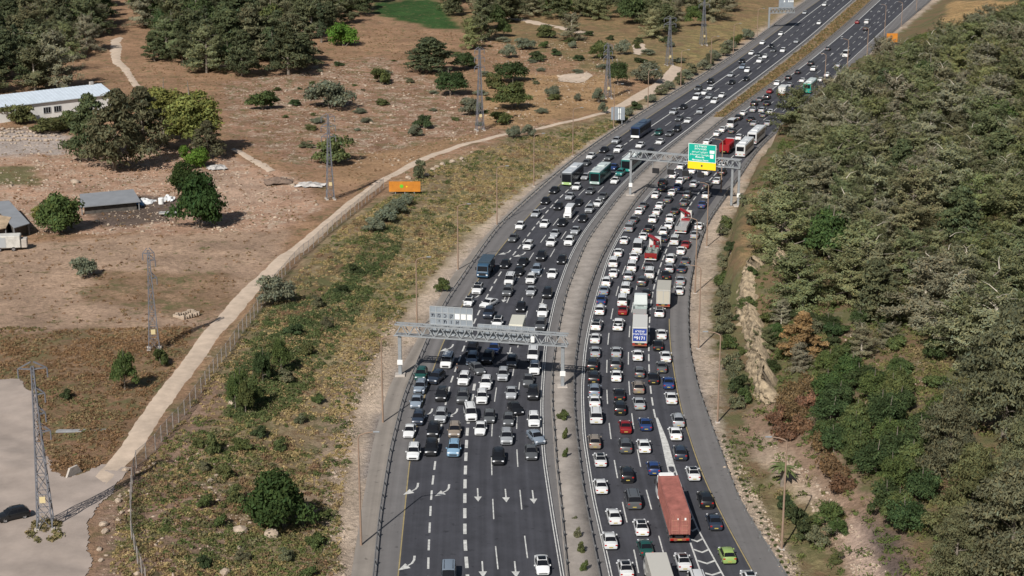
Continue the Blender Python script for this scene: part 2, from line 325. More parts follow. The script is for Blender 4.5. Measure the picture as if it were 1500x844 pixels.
ma = ground.data.attributes.new('mask', 'FLOAT_COLOR', 'POINT'); mm_ = np.zeros((ny*nx, 4), np.float32); mm_[:, 0] = rk.ravel(); mm_[:, 1] = vg.ravel(); ma.data.foreach_set('color', mm_.ravel())
ground.data.polygons.foreach_set('use_smooth', [True]*len(ground.data.polygons))

# ------------------------------------------------------------------ road surfaces
YS = np.concatenate([np.arange(140, 420, 2.5), np.arange(420, 1500, 5)])
def ribbon(name, la, lb, z, m, y0=140, y1=1495, oa=0, ob=0, thick=0, kind='structure'):
    ys = YS[(YS >= y0) & (YS <= y1)]; ys = np.unique(np.concatenate([[y0], ys, [y1]]))
    a = lx(la, ys) + oa; b_ = lx(lb, ys) + ob; n = len(ys)
    V = np.concatenate([np.stack([a, ys, np.full(n, z)], -1), np.stack([b_, ys, np.full(n, z)], -1)])
    F = [(i, n+i, n+i+1, i+1) for i in range(n-1)]
    if thick:
        V = np.concatenate([V, V - [0, 0, thick]]); F += [(2*n+i, i, i+1, 2*n+i+1) for i in range(n-1)] + [(n+i, 3*n+i, 3*n+i+1, n+i+1) for i in range(n-1)]
    o = npmesh(name, V, np.array(F), m); tag(o, kind=kind)
    at = o.data.attributes.new('lane', 'FLOAT_VECTOR', 'POINT'); q = np.zeros((len(V), 3), np.float32); sl_ = np.array([slope_at(la, y) for y in ys]); cs = 1/np.sqrt(1+sl_**2); al = np.concatenate([[0], np.cumsum(np.hypot(np.diff(a), np.diff(ys)))])
    wd_ = (b_-a)*cs; q[:n, 0] = 0; q[n:2*n, 0] = wd_; q[:n, 1] = al; q[n:2*n, 1] = al; q[2*n:] = q[:len(V)-2*n] if len(V) > 2*n else q[2*n:]; at.data.foreach_set('vector', q.ravel()); return o
def asphalt(name, base, stripe):
    m = bpy.data.materials.new(name); m.use_nodes = True; t = m.node_tree; b = t.nodes['Principled BSDF']; L = t.links.new; N = t.nodes.new
    b.inputs['Roughness'].default_value = .85; b.inputs['Specular IOR Level'].default_value = .25
    tc = N('ShaderNodeTexCoord'); la = N('ShaderNodeAttribute'); la.attribute_name = 'lane'; mp = N('ShaderNodeMapping'); mp.inputs['Scale'].default_value = (1.1, .012, 1); L(la.outputs['Vector'], mp.inputs[0])
    n1 = N('ShaderNodeTexNoise'); n1.inputs['Scale'].default_value = 1; n1.inputs['Detail'].default_value = 4; L(mp.outputs[0], n1.inputs['Vector'])
    n2 = N('ShaderNodeTexNoise'); n2.inputs['Scale'].default_value = .25; n2.inputs['Detail'].default_value = 8; n2.inputs['Roughness'].default_value = .7; L(tc.outputs['Object'], n2.inputs['Vector'])
    ad = N('ShaderNodeMath'); ad.operation = 'ADD'; L(n1.outputs[0], ad.inputs[0]); L(n2.outputs[0], ad.inputs[1])
    r = N('ShaderNodeMapRange'); r.inputs[1].default_value = .7; r.inputs[2].default_value = 1.3; r.inputs[3].default_value = 1 - stripe; r.inputs[4].default_value = 1 + stripe; L(ad.outputs[0], r.inputs[0])
    vm = N('ShaderNodeVectorMath'); vm.operation = 'SCALE'; vm.inputs[0].default_value = base; 
    sx = N('ShaderNodeSeparateXYZ'); L(la.outputs['Vector'], sx.inputs[0]); sn = N('ShaderNodeMath'); sn.operation = 'MULTIPLY'; sn.inputs[1].default_value = 2*math.pi/1.8; L(sx.outputs[0], sn.inputs[0]); co = N('ShaderNodeMath'); co.operation = 'COSINE'; L(sn.outputs[0], co.inputs[0])
    ws = N('ShaderNodeMapRange'); ws.inputs[1].default_value = -1; ws.inputs[2].default_value = 1; ws.inputs[3].default_value = .93; ws.inputs[4].default_value = 1.07; L(co.outputs[0], ws.inputs[0])
    n3 = N('ShaderNodeTexNoise'); n3.inputs['Scale'].default_value = .9; n3.inputs['Detail'].default_value = 3; L(tc.outputs['Object'], n3.inputs['Vector']); sp = N('ShaderNodeMapRange'); sp.inputs[1].default_value = .27; sp.inputs[2].default_value = .36; sp.inputs[3].default_value = .62; sp.inputs[4].default_value = 1.0; L(n3.outputs[0], sp.inputs[0])
    m1 = N('ShaderNodeMath'); m1.operation = 'MULTIPLY'; L(r.outputs[0], m1.inputs[0]); L(ws.outputs[0], m1.inputs[1]); m2 = N('ShaderNodeMath'); m2.operation = 'MULTIPLY'; L(m1.outputs[0], m2.inputs[0]); L(sp.outputs[0], m2.inputs[1])
    L(m2.outputs[0], vm.inputs['Scale']); L(vm.outputs[0], b.inputs['Base Color']); return m
ASD = asphalt('dark_asphalt', (.052,.053,.062), .32); ASL = asphalt('worn_shoulder_asphalt', (.150,.143,.141), .16); PAV = asphalt('paved_verge', (.23,.205,.18), .2)
MED = mat('median_paving', (.285,.255,.228), .95, noise=.26, nscale=.35, bump=.2)
PW = mat('white_road_paint', (.50,.50,.48), .75, noise=.34, nscale=1.6); PY = mat('yellow_road_paint', (.30,.24,.12), .7, noise=.2, nscale=1)
ribbon('paved_verge', 'SL', 'RL', -.02, PAV); ribbon('road_shoulder', 'RL', 'ML', -.008, ASL, oa=-.2, ob=.1); ribbon('road', 'Y', 'E', 0, ASD, ob=.5)
ribbon('median', 'ML', 'MR', .10, MED, ob=0, thick=.2)
ribbon('road_shoulder', 'MR', 'RR', -.008, ASL, ob=.4); ribbon('road', 'F', 'Gg', 0, ASD, oa=-.45)
ym = G(0, 172)[1]
ribbon('planted_median', 'ML', 'MR', .14, mat('dry_median_soil', (.20,.14,.08), .95, noise=.5, nscale=.5, bump=.8), y0=ym, oa=1.0, ob=-1.0)
mk = MB(); my = MB()
def line_pts(n, y0, y1, off=0.0, n2=None, fr=0.0):
    step = 2.5; ys = np.arange(y0, y1 + 1e-6, min(step, max(.5, (y1-y0)/2))); ys = np.append(ys, y1) if ys[-1] < y1 - 1e-3 else ys
    xs = lx(n, ys); s = (lx(n, ys+2) - lx(n, ys-2)) / 4
    if n2: x2 = lx(n2, ys); xs = xs*(1-fr) + x2*fr
    q = np.sqrt(1 + s*s); return xs + off/q, ys - off*s/q, s
def stripe(mb, n, y0, y1, wd, off=0.0, n2=None, fr=0.0, z=.008):
    xs, ys, s = line_pts(n, y0, y1, off, n2, fr); q = np.sqrt(1+s*s); vs = []
    for x, y, sl_, qq in zip(xs, ys, s, q): vs += [(x - wd/2/qq, y + wd/2*sl_/qq, z), (x + wd/2/qq, y - wd/2*sl_/qq, z)]
    mb.add(vs, [(2*i, 2*i+1, 2*i+3, 2*i+2) for i in range(len(xs)-1)])
def dashes(mb, n, y0, y1, ln, gap, wd, **k):
    y = y0
    while y < y1: stripe(mb, n, y, min(y+ln, y1), wd, **k); y += ln + gap
yt = G(0, 560)[1]; y436 = G(0, 436)[1]; yf = 1450
stripe(my, 'Y', 150, yf, .16, off=.1)
for o_ in (0, .32): stripe(mk, 'E', 150, 420, .13, off=o_); 
stripe(mk, 'E', 420, yf, .3, off=.1)
for o_ in (0, -.32): stripe(mk, 'F', 150, 400, .13, off=o_)
stripe(mk, 'F', 400, yf, .3, off=-.1)
yd = G(0, 205)[1]
dashes(mk, 'D', 150.5, yd, 3.1, 2.0, .26); stripe(mk, 'D', yd, yf, .3)
dashes(mk, 'T', 152.5, yt, 3.1, 1.7, .42)
for fr, ph in ((.333, 0), (.667, 3.)):
    dashes(mk, 'T', 152.2+ph, yt, 6.4, 8.0, .15, n2='E', fr=fr)
    dashes(mk, 'D', yt+ph, yf, 6.4, 8.0, .17, n2='E', fr=fr)
dashes(mk, 'A', 151.2, yf, 6.4, 8, .16); dashes(mk, 'B', 155.2, yf, 6.4, 8, .16)
y520, y610, y690 = G(0,520)[1], G(0,612)[1], G(0,676)[1]
dashes(mk, 'C', y610, 430, 3.6, 1.6, .24); dashes(mk, 'C', 430, yf, 6, 8, .18)
stripe(my, 'Gg', 150, G(0,467)[1], .16, off=-.15); stripe(mk, 'Gg', 560, yf, .22)
# chevron island that opens from the exit divider
ys_ = np.linspace(G(0,612)[1], 177, 30)
Lx_ = [float(lx('C', y)) for y in ys_]; IW = lambda y: float(np.interp(y, [G(0,q)[1] for q in (900,844,775,690,650,612)], [3.3,2.75,1.7,1.15,.95,.35])); wv = [IW(y) for y in ys_]
isl = MB(); VL = [(a, y, .008) for a, y in zip(Lx_, ys_)]; VR = [(a+b, y, .008) for a, y, b in zip(Lx_, ys_, wv)]
kk = next(i for i, y in enumerate(ys_) if y < y690)
mk.add(VL[:kk+1] + VR[:kk+1], [(i+1, i, kk+1+i, kk+2+i) for i in range(kk)])
for S_, sg in ((VL, 1), (VR, -1)):
    for i in range(kk, 29):
        a, b = S_[i], S_[i+1]; mk.add([(a[0],a[1],.008),(a[0]+.2*sg,a[1],.008),(b[0]+.2*sg,b[1],.008),(b[0],b[1],.008)], [(3,2,1,0) if sg > 0 else (0,1,2,3)])
y = y690 - 1
while y > 177:
    xa = float(lx('C', y)); wdt = IW(y); xm = xa + wdt/2
    for x0, x1, d0, d1 in ((xa+.2, xm, .8, 0), (xm, xa+wdt-.2, 0, .8)):
        mk.add([(x0, y+d0, .009), (x1, y+d1, .009), (x1, y+d1-.42, .009), (x0, y+d0-.42, .009)], [(3,2,1,0)])
    y -= 3.1
# arrows
def arrow(px, py, bend=0, sc=1.0, away=False):
    x, y, _ = G(px, py); sl_ = slope_at('E' if px < 835 else 'F', y); a = -math.atan(sl_) + (math.pi if not away else 0)
    pts = [(-.09,-2.2),(.09,-2.2),(.09,.6),(-.09,.6)]; hd = [(-.5,.6),(.5,.6),(0,2.2)]
    if bend: pts = None
    def tr(p): X_, Y_ = p[0]*sc, p[1]*sc; return (x + X_*math.cos(a) - Y_*math.sin(a), y + X_*math.sin(a) + Y_*math.cos(a), .009)
    if not bend:
        mk.add([tr(p) for p in pts], [(0,1,2,3)]); mk.add([tr(p) for p in hd], [(0,1,2)])
    else:
        c = [(-.0,-2.4),(.05,-1.2),(.3,-.3),(.85,.35)]
        for p, q in zip(c[:-1], c[1:]): mk.add([tr((p[0]-.14,p[1])), tr((p[0]+.14,p[1])), tr((q[0]+.14,q[1])), tr((q[0]-.14,q[1]))], [(0,1,2,3)])
        mk.add([tr(p) for p in [(.45,.95),(1.1,-.35),(1.9,1.5)]], [(0,1,2)])
for ax, ay in ((700,725),(741,726),(781,728),(707,834),(755,834)): arrow(ax, ay)
for ax, ay in ((612,718),(658,720),(607,827),(632,607),(669,607),(662,511),(700,436),(745,371),(767,374),(796,307)): arrow(ax, ay, 1)
arrow(739,438); arrow(747,515); arrow(794,443); arrow(764,441)
for ax, ay in ((1233,54),(1247,54),(1262,55),(1276,17),(1288,17),(1302,18),(1205,79),(1219,79),(1232,80),(1286,33)): arrow(ax, ay, sc=1.0, away=True)
lm = mk.build('lane_markings', PW); tag(lm, kind='structure'); ye = my.build('edge_line', PY); tag(ye, kind='structure')

# drains / dark patches are part of the shoulder; dirt track and lot as draped sheets
TRK = [((-20,715),(-20,820)),((60,712),(62,800)),((100,705),(118,770)),((135,694),(160,716)),((150,680),(190,680)),((175,650),(218,650)),((200,610),(240,612)),((222,580),(262,582)),((262,530),(298,533)),((283,500),(318,503)),((310,470),(342,475)),((345,430),(376,436)),((378,400),(405,405)),((420,365),(445,371)),((470,325),(490,330)),((505,296),(524,300)),((545,268),(560,272)),((590,243),(603,247)),((640,222),(648,226)),((700,205),(706,208)),((760,193),(764,196)),((800,184),(804,187)),((840,175),(844,178)),((880,164),(888,167)),((905,152),(915,158)),((930,136),(946,145)),((955,121),(975,131)),((974,104),(996,111)),((982,94),(1002,99))]
def drape(name, pairs, m, dz=.06, nu=5, sub=6):
    V = []; F = []; prev = None
    Pw = [(Tp(*a), Tp(*b)) for a, b in pairs]; P2 = []
    for i in range(len(Pw)-1):
        for k in range(sub):
            t = k/sub
            def cr(j):
                p0, p1, p2, p3 = [np.array(Pw[min(max(q, 0), len(Pw)-1)][j][:2]) for q in (i-1, i, i+1, i+2)]
                return .5*((2*p1)+(-p0+p2)*t+(2*p0-5*p1+4*p2-p3)*t*t+(-p0+3*p1-3*p2+p3)*t**3)
            P2.append((cr(0), cr(1)))
    for a, b in P2:
        for k in range(nu+1):
            p = a + (b-a)*k/nu; p = p + np.array([.25*nz(p[0]*3, p[1]*3, 1.) if k in (0, nu) else 0, 0])
            V.append((p[0], p[1], float(hgt(p[0], p[1])) + dz - (.25 if k in (0, nu) else 0)))
    n = nu+1; F = [(r*n+k, r*n+k+1, (r+1)*n+k+1, (r+1)*n+k) for r in range(len(P2)-1) for k in range(nu)]
    V = np.array(V); o = npmesh(name, V, np.array(F), m); tag(o, kind='structure'); return o
TRM = mat('dirt_track_gravel', (.48,.385,.30), .95, noise=.16, nscale=.5, bump=.3)
drape('dirt_track', TRK[3:], TRM, dz=.10)
LOTM = mat('lot_gravel', (.33,.275,.238), .95, noise=.26, nscale=.10, bump=.3)
def sheet(name, P, m, dz=.05, step=.45):
    W = np.array([Tp(*p)[:2] for p in P]); x0, y0 = W.min(0); x1, y1 = W.max(0); xs = np.arange(x0, x1+step, step); ys = np.arange(y0, y1+step, step)
    A, B_ = np.meshgrid(xs, ys); ins = inpoly(A + .7*nz(A, B_, .33) + .25*nz(A, B_, 1.7, 5), B_ + .7*nz(A, B_, .31, 3) + .25*nz(A, B_, 1.9, 7), [tuple(q) for q in W]); H_ = hgt(A, B_) + dz; id_ = np.arange(A.size).reshape(A.shape)
    c = ins[:-1,:-1] & ins[1:,1:] & ins[1:,:-1] & ins[:-1,1:]
    F = np.stack([id_[:-1,:-1][c], id_[:-1,1:][c], id_[1:,1:][c], id_[1:,:-1][c]], -1)
    used = np.unique(F); mp = np.zeros(A.size, int); mp[used] = np.arange(len(used))
    o = npmesh(name, np.stack([A.ravel(), B_.ravel(), H_.ravel()], -1)[used], mp[F], m); tag(o, kind='structure'); return o
sheet('gravel_lot', [(-90,560),(30,556),(52,575),(60,640),(75,690),(105,700),(150,680),(195,685),(165,722),(138,750),(132,800),(134,900),(-90,900)], LOTM, .09, .2)
drape('dirt_path', [((505,50),(520,46)),((560,60),(572,54)),((740,28),(750,24)),((800,40),(812,36)),((870,55),(880,50))][2:], TRM, dz=.12, nu=3)
drape('dirt_path', [((336,220),(346,216)),((350,228),(362,224)),((372,243),(390,238)),((392,254),(408,250))], TRM, dz=.12, nu=3)
drape('dirt_path', [((158,60),(182,52)),((158,78),(182,74)),((162,92),(180,86)),((178,106),(192,100)),((188,122),(202,116)),((200,132),(212,128))], TRM, dz=.12, nu=3)
sheet('dirt_clearing', [(926,66),(944,64),(948,72),(940,82),(928,80)], TRM, .15)
sheet('dirt_clearing', [(815,112),(860,106),(870,112),(850,122),(820,120)], TRM, .12)

# ------------------------------------------------------------------ road furniture helpers
def child_box(name, m, parent, *a, **k): b = MB(); b.box(*a, **k); return b.build(name, m, parent)
def guard_rail(n, off, label, y1=1000, sp=4.0):
    root = empty('guard_rail', (float(lx(n, 190))+off, 190, 0), label=label, cat='guard rail', group='steel guard rails along the carriageways')
    ox, oy = root.location[0], root.location[1]
    ys = YS[(YS > 148) & (YS < y1)]; r = MB(); prof = [(.0,.52),(.05,.60),(0,.68),(.05,.76),(0,.84),(-.03,.84),(-.03,.52)]
    vs = []; n_ = len(prof)
    for y in ys:
        x = float(lx(n, y)) + off
        for a, z in prof: vs.append((x+a-ox, y-oy, z))
    fs = [(i*n_+k, i*n_+(k+1)%n_, (i+1)*n_+(k+1)%n_, (i+1)*n_+k) for i in range(len(ys)-1) for k in range(n_)]
    r.add(vs, fs); r.build('rail', RAILM, root)
    rest = MB(); y = 182; i = 0
    while y < y1-5:
        x = float(lx(n, y)) + off
        if i < 60:
            p = MB(); p.box(-.09,.09,-.10,.10,0,.8); p.build('post', DSTEEL, root, (x-ox+.12, y-oy, 0))
        else: rest.box(x-ox-.1,x-ox+.1,y-oy-.1,y-oy+.1,0,.8)
        i += 1; y += sp
    tag(rest.build('post', DSTEEL, root), kind='stuff')
guard_rail('RL', 0, 'long steel guard rail on the outer left edge of the left carriageway')
guard_rail('ML', .1, 'steel guard rail between the left carriageway and the paved median')
guard_rail('MR', -.1, 'steel guard rail between the paved median and the right carriageway')
guard_rail('RR', .1, 'steel guard rail on the outer right edge of the right carriageway')

def street_lamp(base, top, side, label, proto=[None]):
    b, h = Th(base, top); h = min(max(h, 9), 14.5)
    r = empty('street_lamp', b, 0, label=label, cat='street lamp', group='tall street lamps along the highway')
    p = MB(); p.tube([(0,0,0),(0,0,h*.5),(0,0,h-.4),(side*.15,0,h)], [.15,.12,.09,.07], 8); p.build('pole', RUSTP, r)
    f = MB(); f.box(-.35,.35,-.35,.35,-.5,.12,bev=.03); f.build('footing', CONC, r)
    a = MB(); a.tube([(side*.1,0,h-.05),(side*.9,0,h+.28),(side*1.9,0,h+.42)], [.085,.075,.065], 6); a.build('arm', RUSTP, r)
    q = MB(); q.box(min(side*1.8,side*2.6),max(side*1.8,side*2.6),-.14,.14,h+.36,h+.5,bev=.04); q.build('lamp_head', STEEL, r)
LL = [(529,800,632),(561,620,496),(611,482,380),(671,396,302),(728,330,246),(782,273,198),(839,229,160),(899,187,125),(949,159,104),(997,129,75),(1041,102,55),(1074,80,36),(1109,55,14)]
lamp_w = ['nearest the camera','second from the camera','in front of the truss gantry','third beyond the truss gantry','beside the exit arrows','beside the coach convoy','behind the green slope shrubs','beside the grey roadside board','beside the blue coach','near the end of the pale track','beside the roadside bushes','short of the far cantilever gantry','just short of the far cantilever gantry']
for (x, b, t_), l in zip(LL, lamp_w): street_lamp((x, b), t_, 1, 'tall thin lamp pole left of the highway, ' + l)
LR = [(1145,805,645),(1051,619,490),(1023,511,392),(1018,430,322),(1035,362,270),(1056,283,206),(1208,122,80),(1241,101,60),(1270,82,44),(1295,60,8),(1320,40,4),(1342,18,-20)]
lw = ['nearest the camera, by the palm','second from the camera','facing the blue-backed truck','facing the cream box truck','beside the crane truck','just before the green sign','beside the green bus roof','beside the far white van','beside the last forest edge','beside the orange board','just past the orange board','farthest up the road']
for (x, b, t_), l in zip(LR, lw): street_lamp((x, b), t_, -1, 'tall thin lamp pole right of the highway, ' + l)

# gantries
def truss(root, A, B, zl, zh, dep=1.1, n=12, m=None, t=.14):
    m = m or STEEL; A, B = Vector(A), Vector(B); d = (B-A).normalized(); q = Vector((-d.y, d.x, 0))*dep
    ch = MB()
    for o_ in (Vector((0,0,0)), q):
        for z in (zl, zh): ch.bar(A+o_+Vector((0,0,z)), B+o_+Vector((0,0,z)), t*1.5)
    ch.build('chord', m, root); br = MB()
    for i in range(n):
        a = A + (B-A)*i/n; b = A + (B-A)*(i+1)/n; mid = (a+b)/2
        for o_ in (Vector((0,0,0)), q):
            br.bar(a+o_+Vector((0,0,zl)), mid+o_+Vector((0,0,zh)), t); br.bar(mid+o_+Vector((0,0,zh)), b+o_+Vector((0,0,zl)), t)
        for z in (zl, zh): br.bar(a+Vector((0,0,z)), a+q+Vector((0,0,z)), t*.8); br.bar(a+Vector((0,0,z)), b+q+Vector((0,0,z)), t*.6)
    br.build('bracing', m, root)
    w_ = MB(); w_.add([A+q*.15+Vector((0,0,zl+.12)), B+q*.15+Vector((0,0,zl+.12)), B+q*.85+Vector((0,0,zl+.12)), A+q*.85+Vector((0,0,zl+.12))], [(0,1,2,3)])
    w_.build('walkway', DSTEEL, root)
pL, hL = Th((585,553), 484); pR, hR = Th((823,570), 486)
g1 = empty('sign_gantry', ((pL[0]+pR[0])/2, (pL[1]+pR[1])/2, 0), label='big grey truss sign gantry spanning the whole left carriageway near the queue', cat='gantry')
O = g1.location; H1 = (hL+hR)/2; zb1 = H1 - 1.75
loc = lambda p: Vector((p[0]-O[0], p[1]-O[1], 0))
A1, B1 = loc(pL), loc(pR); ax1 = (B1-A1).normalized(); q1 = Vector((-ax1.y, ax1.x, 0))
for P in (A1, B1):
    m_ = MB(); c_ = P + q1*.55; m_.box(c_.x-.28, c_.x+.28, c_.y-.28, c_.y+.28, 0, H1-1.6, bev=.05); m_.build('post', STEEL, g1)
    m_ = MB(); m_.box(c_.x-.8, c_.x+.8, c_.y-.8, c_.y+.8, -.3, .25, bev=.05); m_.build('footing', CONC, g1)
    m_ = MB(); m_.box(c_.x-.42, c_.x+.42, c_.y-.42, c_.y-.3, 1.9, 2.7); m_.build('control_box', WHITEP, g1)
truss(g1, A1 - ax1*.6, B1 + ax1*.8, zb1, H1, n=13)
LEGEND = mat('dark_lettering', (.03,.035,.05), .7); GP = mat('grey_display_panel', (.24,.27,.30), .5, noise=.12, nscale=.5); FRM = mat('panel_frame', (.36,.38,.39), .5)
def axpt(px, py, q=1.25):        # x along the gantry beam for a photo column
    for t in np.linspace(-.1, 1.1, 600):
        p = A1 + (B1-A1)*t + q1*q; u, _ = proj(p.x+O[0], p.y+O[1], H1)
        if u >= px: return p, t
def panel(root, pa, pb, z0, z1, cols, rows, name='display_panel', m=GP, thick=.25, back=None):
    d = (pb-pa).normalized(); ang = math.atan2(d.y, d.x); W = (pb-pa).length
    f = empty(name, pa, ang); f.parent = root
    b = MB(); b.box(0, W, .02, thick, z0, z1); fo = b.build('panel_sheet', m, f)
    g = MB()
    for i in range(cols+1): x = W*i/cols; g.box(x-.045, x+.045, -.05, .018, z0, z1)
    for j in range(rows+1): z = z0 + (z1-z0)*j/rows; g.box(0, W, -.042, .016, z-.045, z+.045)
    g.build('panel_grid', FRM, f); return f, W
pa, _ = axpt(630, 0); pb, _ = axpt(692, 0); _, hp = Th((636,556), 453)
hp = H1 + 3.0
f1, W1 = panel(g1, pa, pb, H1+.1, hp, 7, 3)
cw = W1/7; rh = (hp-H1-.1)/3
for i, ch in enumerate('תמכק'): textmesh(ch, .85, LEGEND, f1, (cw*(i+.5), -.02, H1+.1+rh*1.5), (R(90),0,0))
for i, ch in ((1,'י'),(2,'ת'),(3,'ו'),(4,'א')): textmesh(ch, .85, LEGEND, f1, (cw*(i+.5), -.02, H1+.1+rh*.5), (R(90),0,0))
for i in (4,5,6): child_box('blank_tile', WHITEP, f1, cw*i+.1, cw*(i+1)-.1, -.03, .019, H1+.1+rh*1.05, H1+.1+rh*1.95)
panel(g1, pa, pb, zb1+.15, H1-.1, 7, 1)
pa, _ = axpt(700, 0); pb, _ = axpt(783, 0); panel(g1, pa, pb, zb1+.1, H1+.55, 9, 2)
b = MB(); p_, _ = axpt(780, 0, -.15); b.box(p_.x-.3,p_.x+.3,p_.y-.25,p_.y+.25,zb1+.35,zb1+1.3,bev=.08); b.build('traffic_camera', WHITEP, g1)

pL, hL = Th((922,288), 226); pR, hR = Th((1080,303), 231)
g2 = empty('sign_gantry', ((pL[0]+pR[0])/2, (pL[1]+pR[1])/2, 0), label='grey truss gantry over the right carriageway carrying the big green sign', cat='gantry')
O = g2.location; H2 = (hL+hR)/2; A1, B1 = loc(pL), loc(pR); ax1 = (B1-A1).normalized(); q1 = Vector((-ax1.y, ax1.x, 0)); H1 = H2
for P, nb in ((A1,1),(B1,2)):
    for k in range(nb):
        c_ = P + q1*.5 - ax1*1.6*k; m_ = MB(); m_.box(c_.x-.25, c_.x+.25, c_.y-.25, c_.y+.25, 0, H2-.1, bev=.04); m_.build('post', STEEL, g2)
    c_ = P + q1*.5; m_ = MB(); m_.box(c_.x-1, c_.x+1, c_.y-.9, c_.y+.9, -.3, .25, bev=.05); m_.build('footing', CONC, g2)
    m_ = MB(); m_.box(c_.x-.4, c_.x+.4, c_.y-.45, c_.y-.28, 2.1, 3.0); m_.build('control_box', WHITEP, g2)
truss(g2, A1 - ax1*.3, B1 + ax1*.3, H2-1.8, H2, n=11)
pa, _ = axpt(1008, 0, -.3); pb, _ = axpt(1048.5, 0, -.3); d = (pb-pa); W2 = d.length; ang = math.atan2(d.y, d.x)
sg = empty('sign_board', pa, ang); sg.parent = g2
def zrow(py, p): v = (py-422)/FOC; Yw = p.y + O[1]; return CH + Yw*(-st - v*ct)/(ct - v*st)
zT, zM, zB = zrow(209.5, pa), zrow(236, pa), zrow(246.5, pa)
child_box('green_panel', GREENS, sg, 0, W2, 0, .12, zM+.02, zT); child_box('yellow_panel', YELLS, sg, -.05, W2+.02, 0, .12, zB, zM-.02)
b = MB()
for x0, x1, z0, z1 in ((0,W2,zT-.1,zT),(0,W2,zM+.02,zM+.12),(0,.1,zM+.12,zT-.1),(W2-.1,W2,zM+.12,zT-.1)): b.box(x0,x1,-.02,-.003,z0,z1)
b.build('border', WHITES, sg)
hh = (zT-zM)
for s_, fz, fx, sz in (('תרשבמ ןויצ',.87,.44,.58),('תיליע אצומ',.72,.44,.58),('موتسا عيليت',.57,.42,.50),('مفسيرت تسيون',.42,.42,.50),('Motsa Illit',.28,.42,.46),('Mevasseret Ziyyon',.12,.44,.46)):
    pass
for s_, fz, fx, sz in (('ןויצ תרשבמ',.87,.44,.60),('תיליע אצומ',.72,.44,.60),('موتسا عيليت',.57,.42,.50),('مفسيرت تسيون',.42,.42,.50),('Motsa Illit',.27,.42,.52),('Mevasseret Ziyyon',.11,.44,.50)):
    textmesh(s_, sz, WHITES, sg, (W2*fx, -.012, zM + hh*fz), (R(90),0,0))
b = MB(); b.box(W2*.77,W2*.94,-.02,-.003,zM+hh*.52,zM+hh*.68); b.box(W2*.79,W2*.91,-.02,-.003,zM+hh*.25,zM+hh*.46); b.build('route_shield', WHITES, sg)
b = MB(); cx, cz = W2*.5, (zM+zB)/2; b.add([(cx-.28,-.015,cz),(cx,-.015,cz-.32),(cx+.28,-.015,cz),(cx,-.015,cz+.32)], [(0,1,2,3)]); b.build('diamond_mark', LEGEND, sg)
for px in (956,978,1000,1022):
    pa, _ = axpt(px, 0, -.2); pb, _ = axpt(px+9.5, 0, -.2); f = empty('lane_signal', pa, ang); f.parent = g2; wd = (pb-pa).length
    child_box('signal_face', BLACKP, f, 0, wd, 0, .25, H2-4.7, H2-3.5); child_box('bracket', STEEL, f, -.05, .06, .26, .4, H2-4.75, H2-1.7)

pG, hG = Th((1126,42), 11); g3 = empty('sign_gantry', pG, R(8), label='far cantilever gantry with grey board back, left edge of the road at the top', cat='gantry')
m_ = MB(); m_.box(-.35,.35,-.3,.3,0,hG,bev=.05); m_.build('post', STEEL, g3)
truss(g3, (0,0,0), (10.6,0,0), hG-2.3, hG-.3, n=7, t=.18)
b = MB(); b.box(4.2,10.3,.6+.7,.9+.7,hG-1.2,hG+5.2); fb = b.build('sign_board', GP, g3); 
b = MB()
for i, x in enumerate((6.2,8.0,8.9,9.7)): b.box(x,x+.5,1.27,1.296,hG+1.8,hG+2.5)
b.build('white_mark', WHITES, fb)
def board(px0, px1, pyt, pyb, base, m, name, label, cat, frame=None, thick=.12, legs=2):
    bp = Tp((px0+px1)/2, base); v = lambda py: zr(py, bp[1]) 
    def zr(py, Yw): q = (py-422)/FOC; return CH + Yw*(-st - q*ct)/(ct - q*st) - bp[2]
    dep = bp[1]*ct - (bp[2]-CH)*st; wd = (px1-px0)*dep/FOC; z0, z1 = zr(pyb, bp[1]), zr(pyt, bp[1])
    r = empty(name, bp, 0, label=label, cat=cat); child_box('board', m, r, -wd/2, wd/2, 0, thick, max(z0, .3), z1)
    for k in range(legs):
        x = -wd/2 + wd*(.2 + .6*k/max(1, legs-1)); child_box('leg', STEEL, r, x-.09, x+.09, thick+.005, thick+.18, -.5, z1*.9)
    return r, wd, max(z0,.3), z1
r, wd, z0, z1 = board(895,915,157,176,183, GP, 'road_sign', 'grey roadside board with a white figure beside the pale track end', 'road sign')
b = MB(); b.box(.1,.75,-.02,-.003,z0+(z1-z0)*.08,z0+(z1-z0)*.45); b.box(.05,.8,-.02,-.003,z0+(z1-z0)*.5,z0+(z1-z0)*.9,bev=0); b.build('white_mark', WHITES, r)
board(1298,1314,49,62,67, ORANGE, 'road_sign', 'bright orange board at the forest edge, far upper right', 'road sign')
r, wd, z0, z1 = board(570,616,266,281,284, ORANGE, 'billboard', 'orange board with a green spot standing at the bend of the fenced track', 'billboard', legs=3)
b = MB(); b.tube([(-.7,-.02,(z0+z1)/2+.1),(-.7,-.05,(z0+z1)/2+.1)], .42, 12); b.build('green_spot', mat('leaf_green_print',(.12,.5,.03),.6), r)
b = MB(); b.tube([(.45,-.02,(z0+z1)/2),(.45,-.05,(z0+z1)/2)], .16, 10); b.build('yellow_spot', YELLS, r)

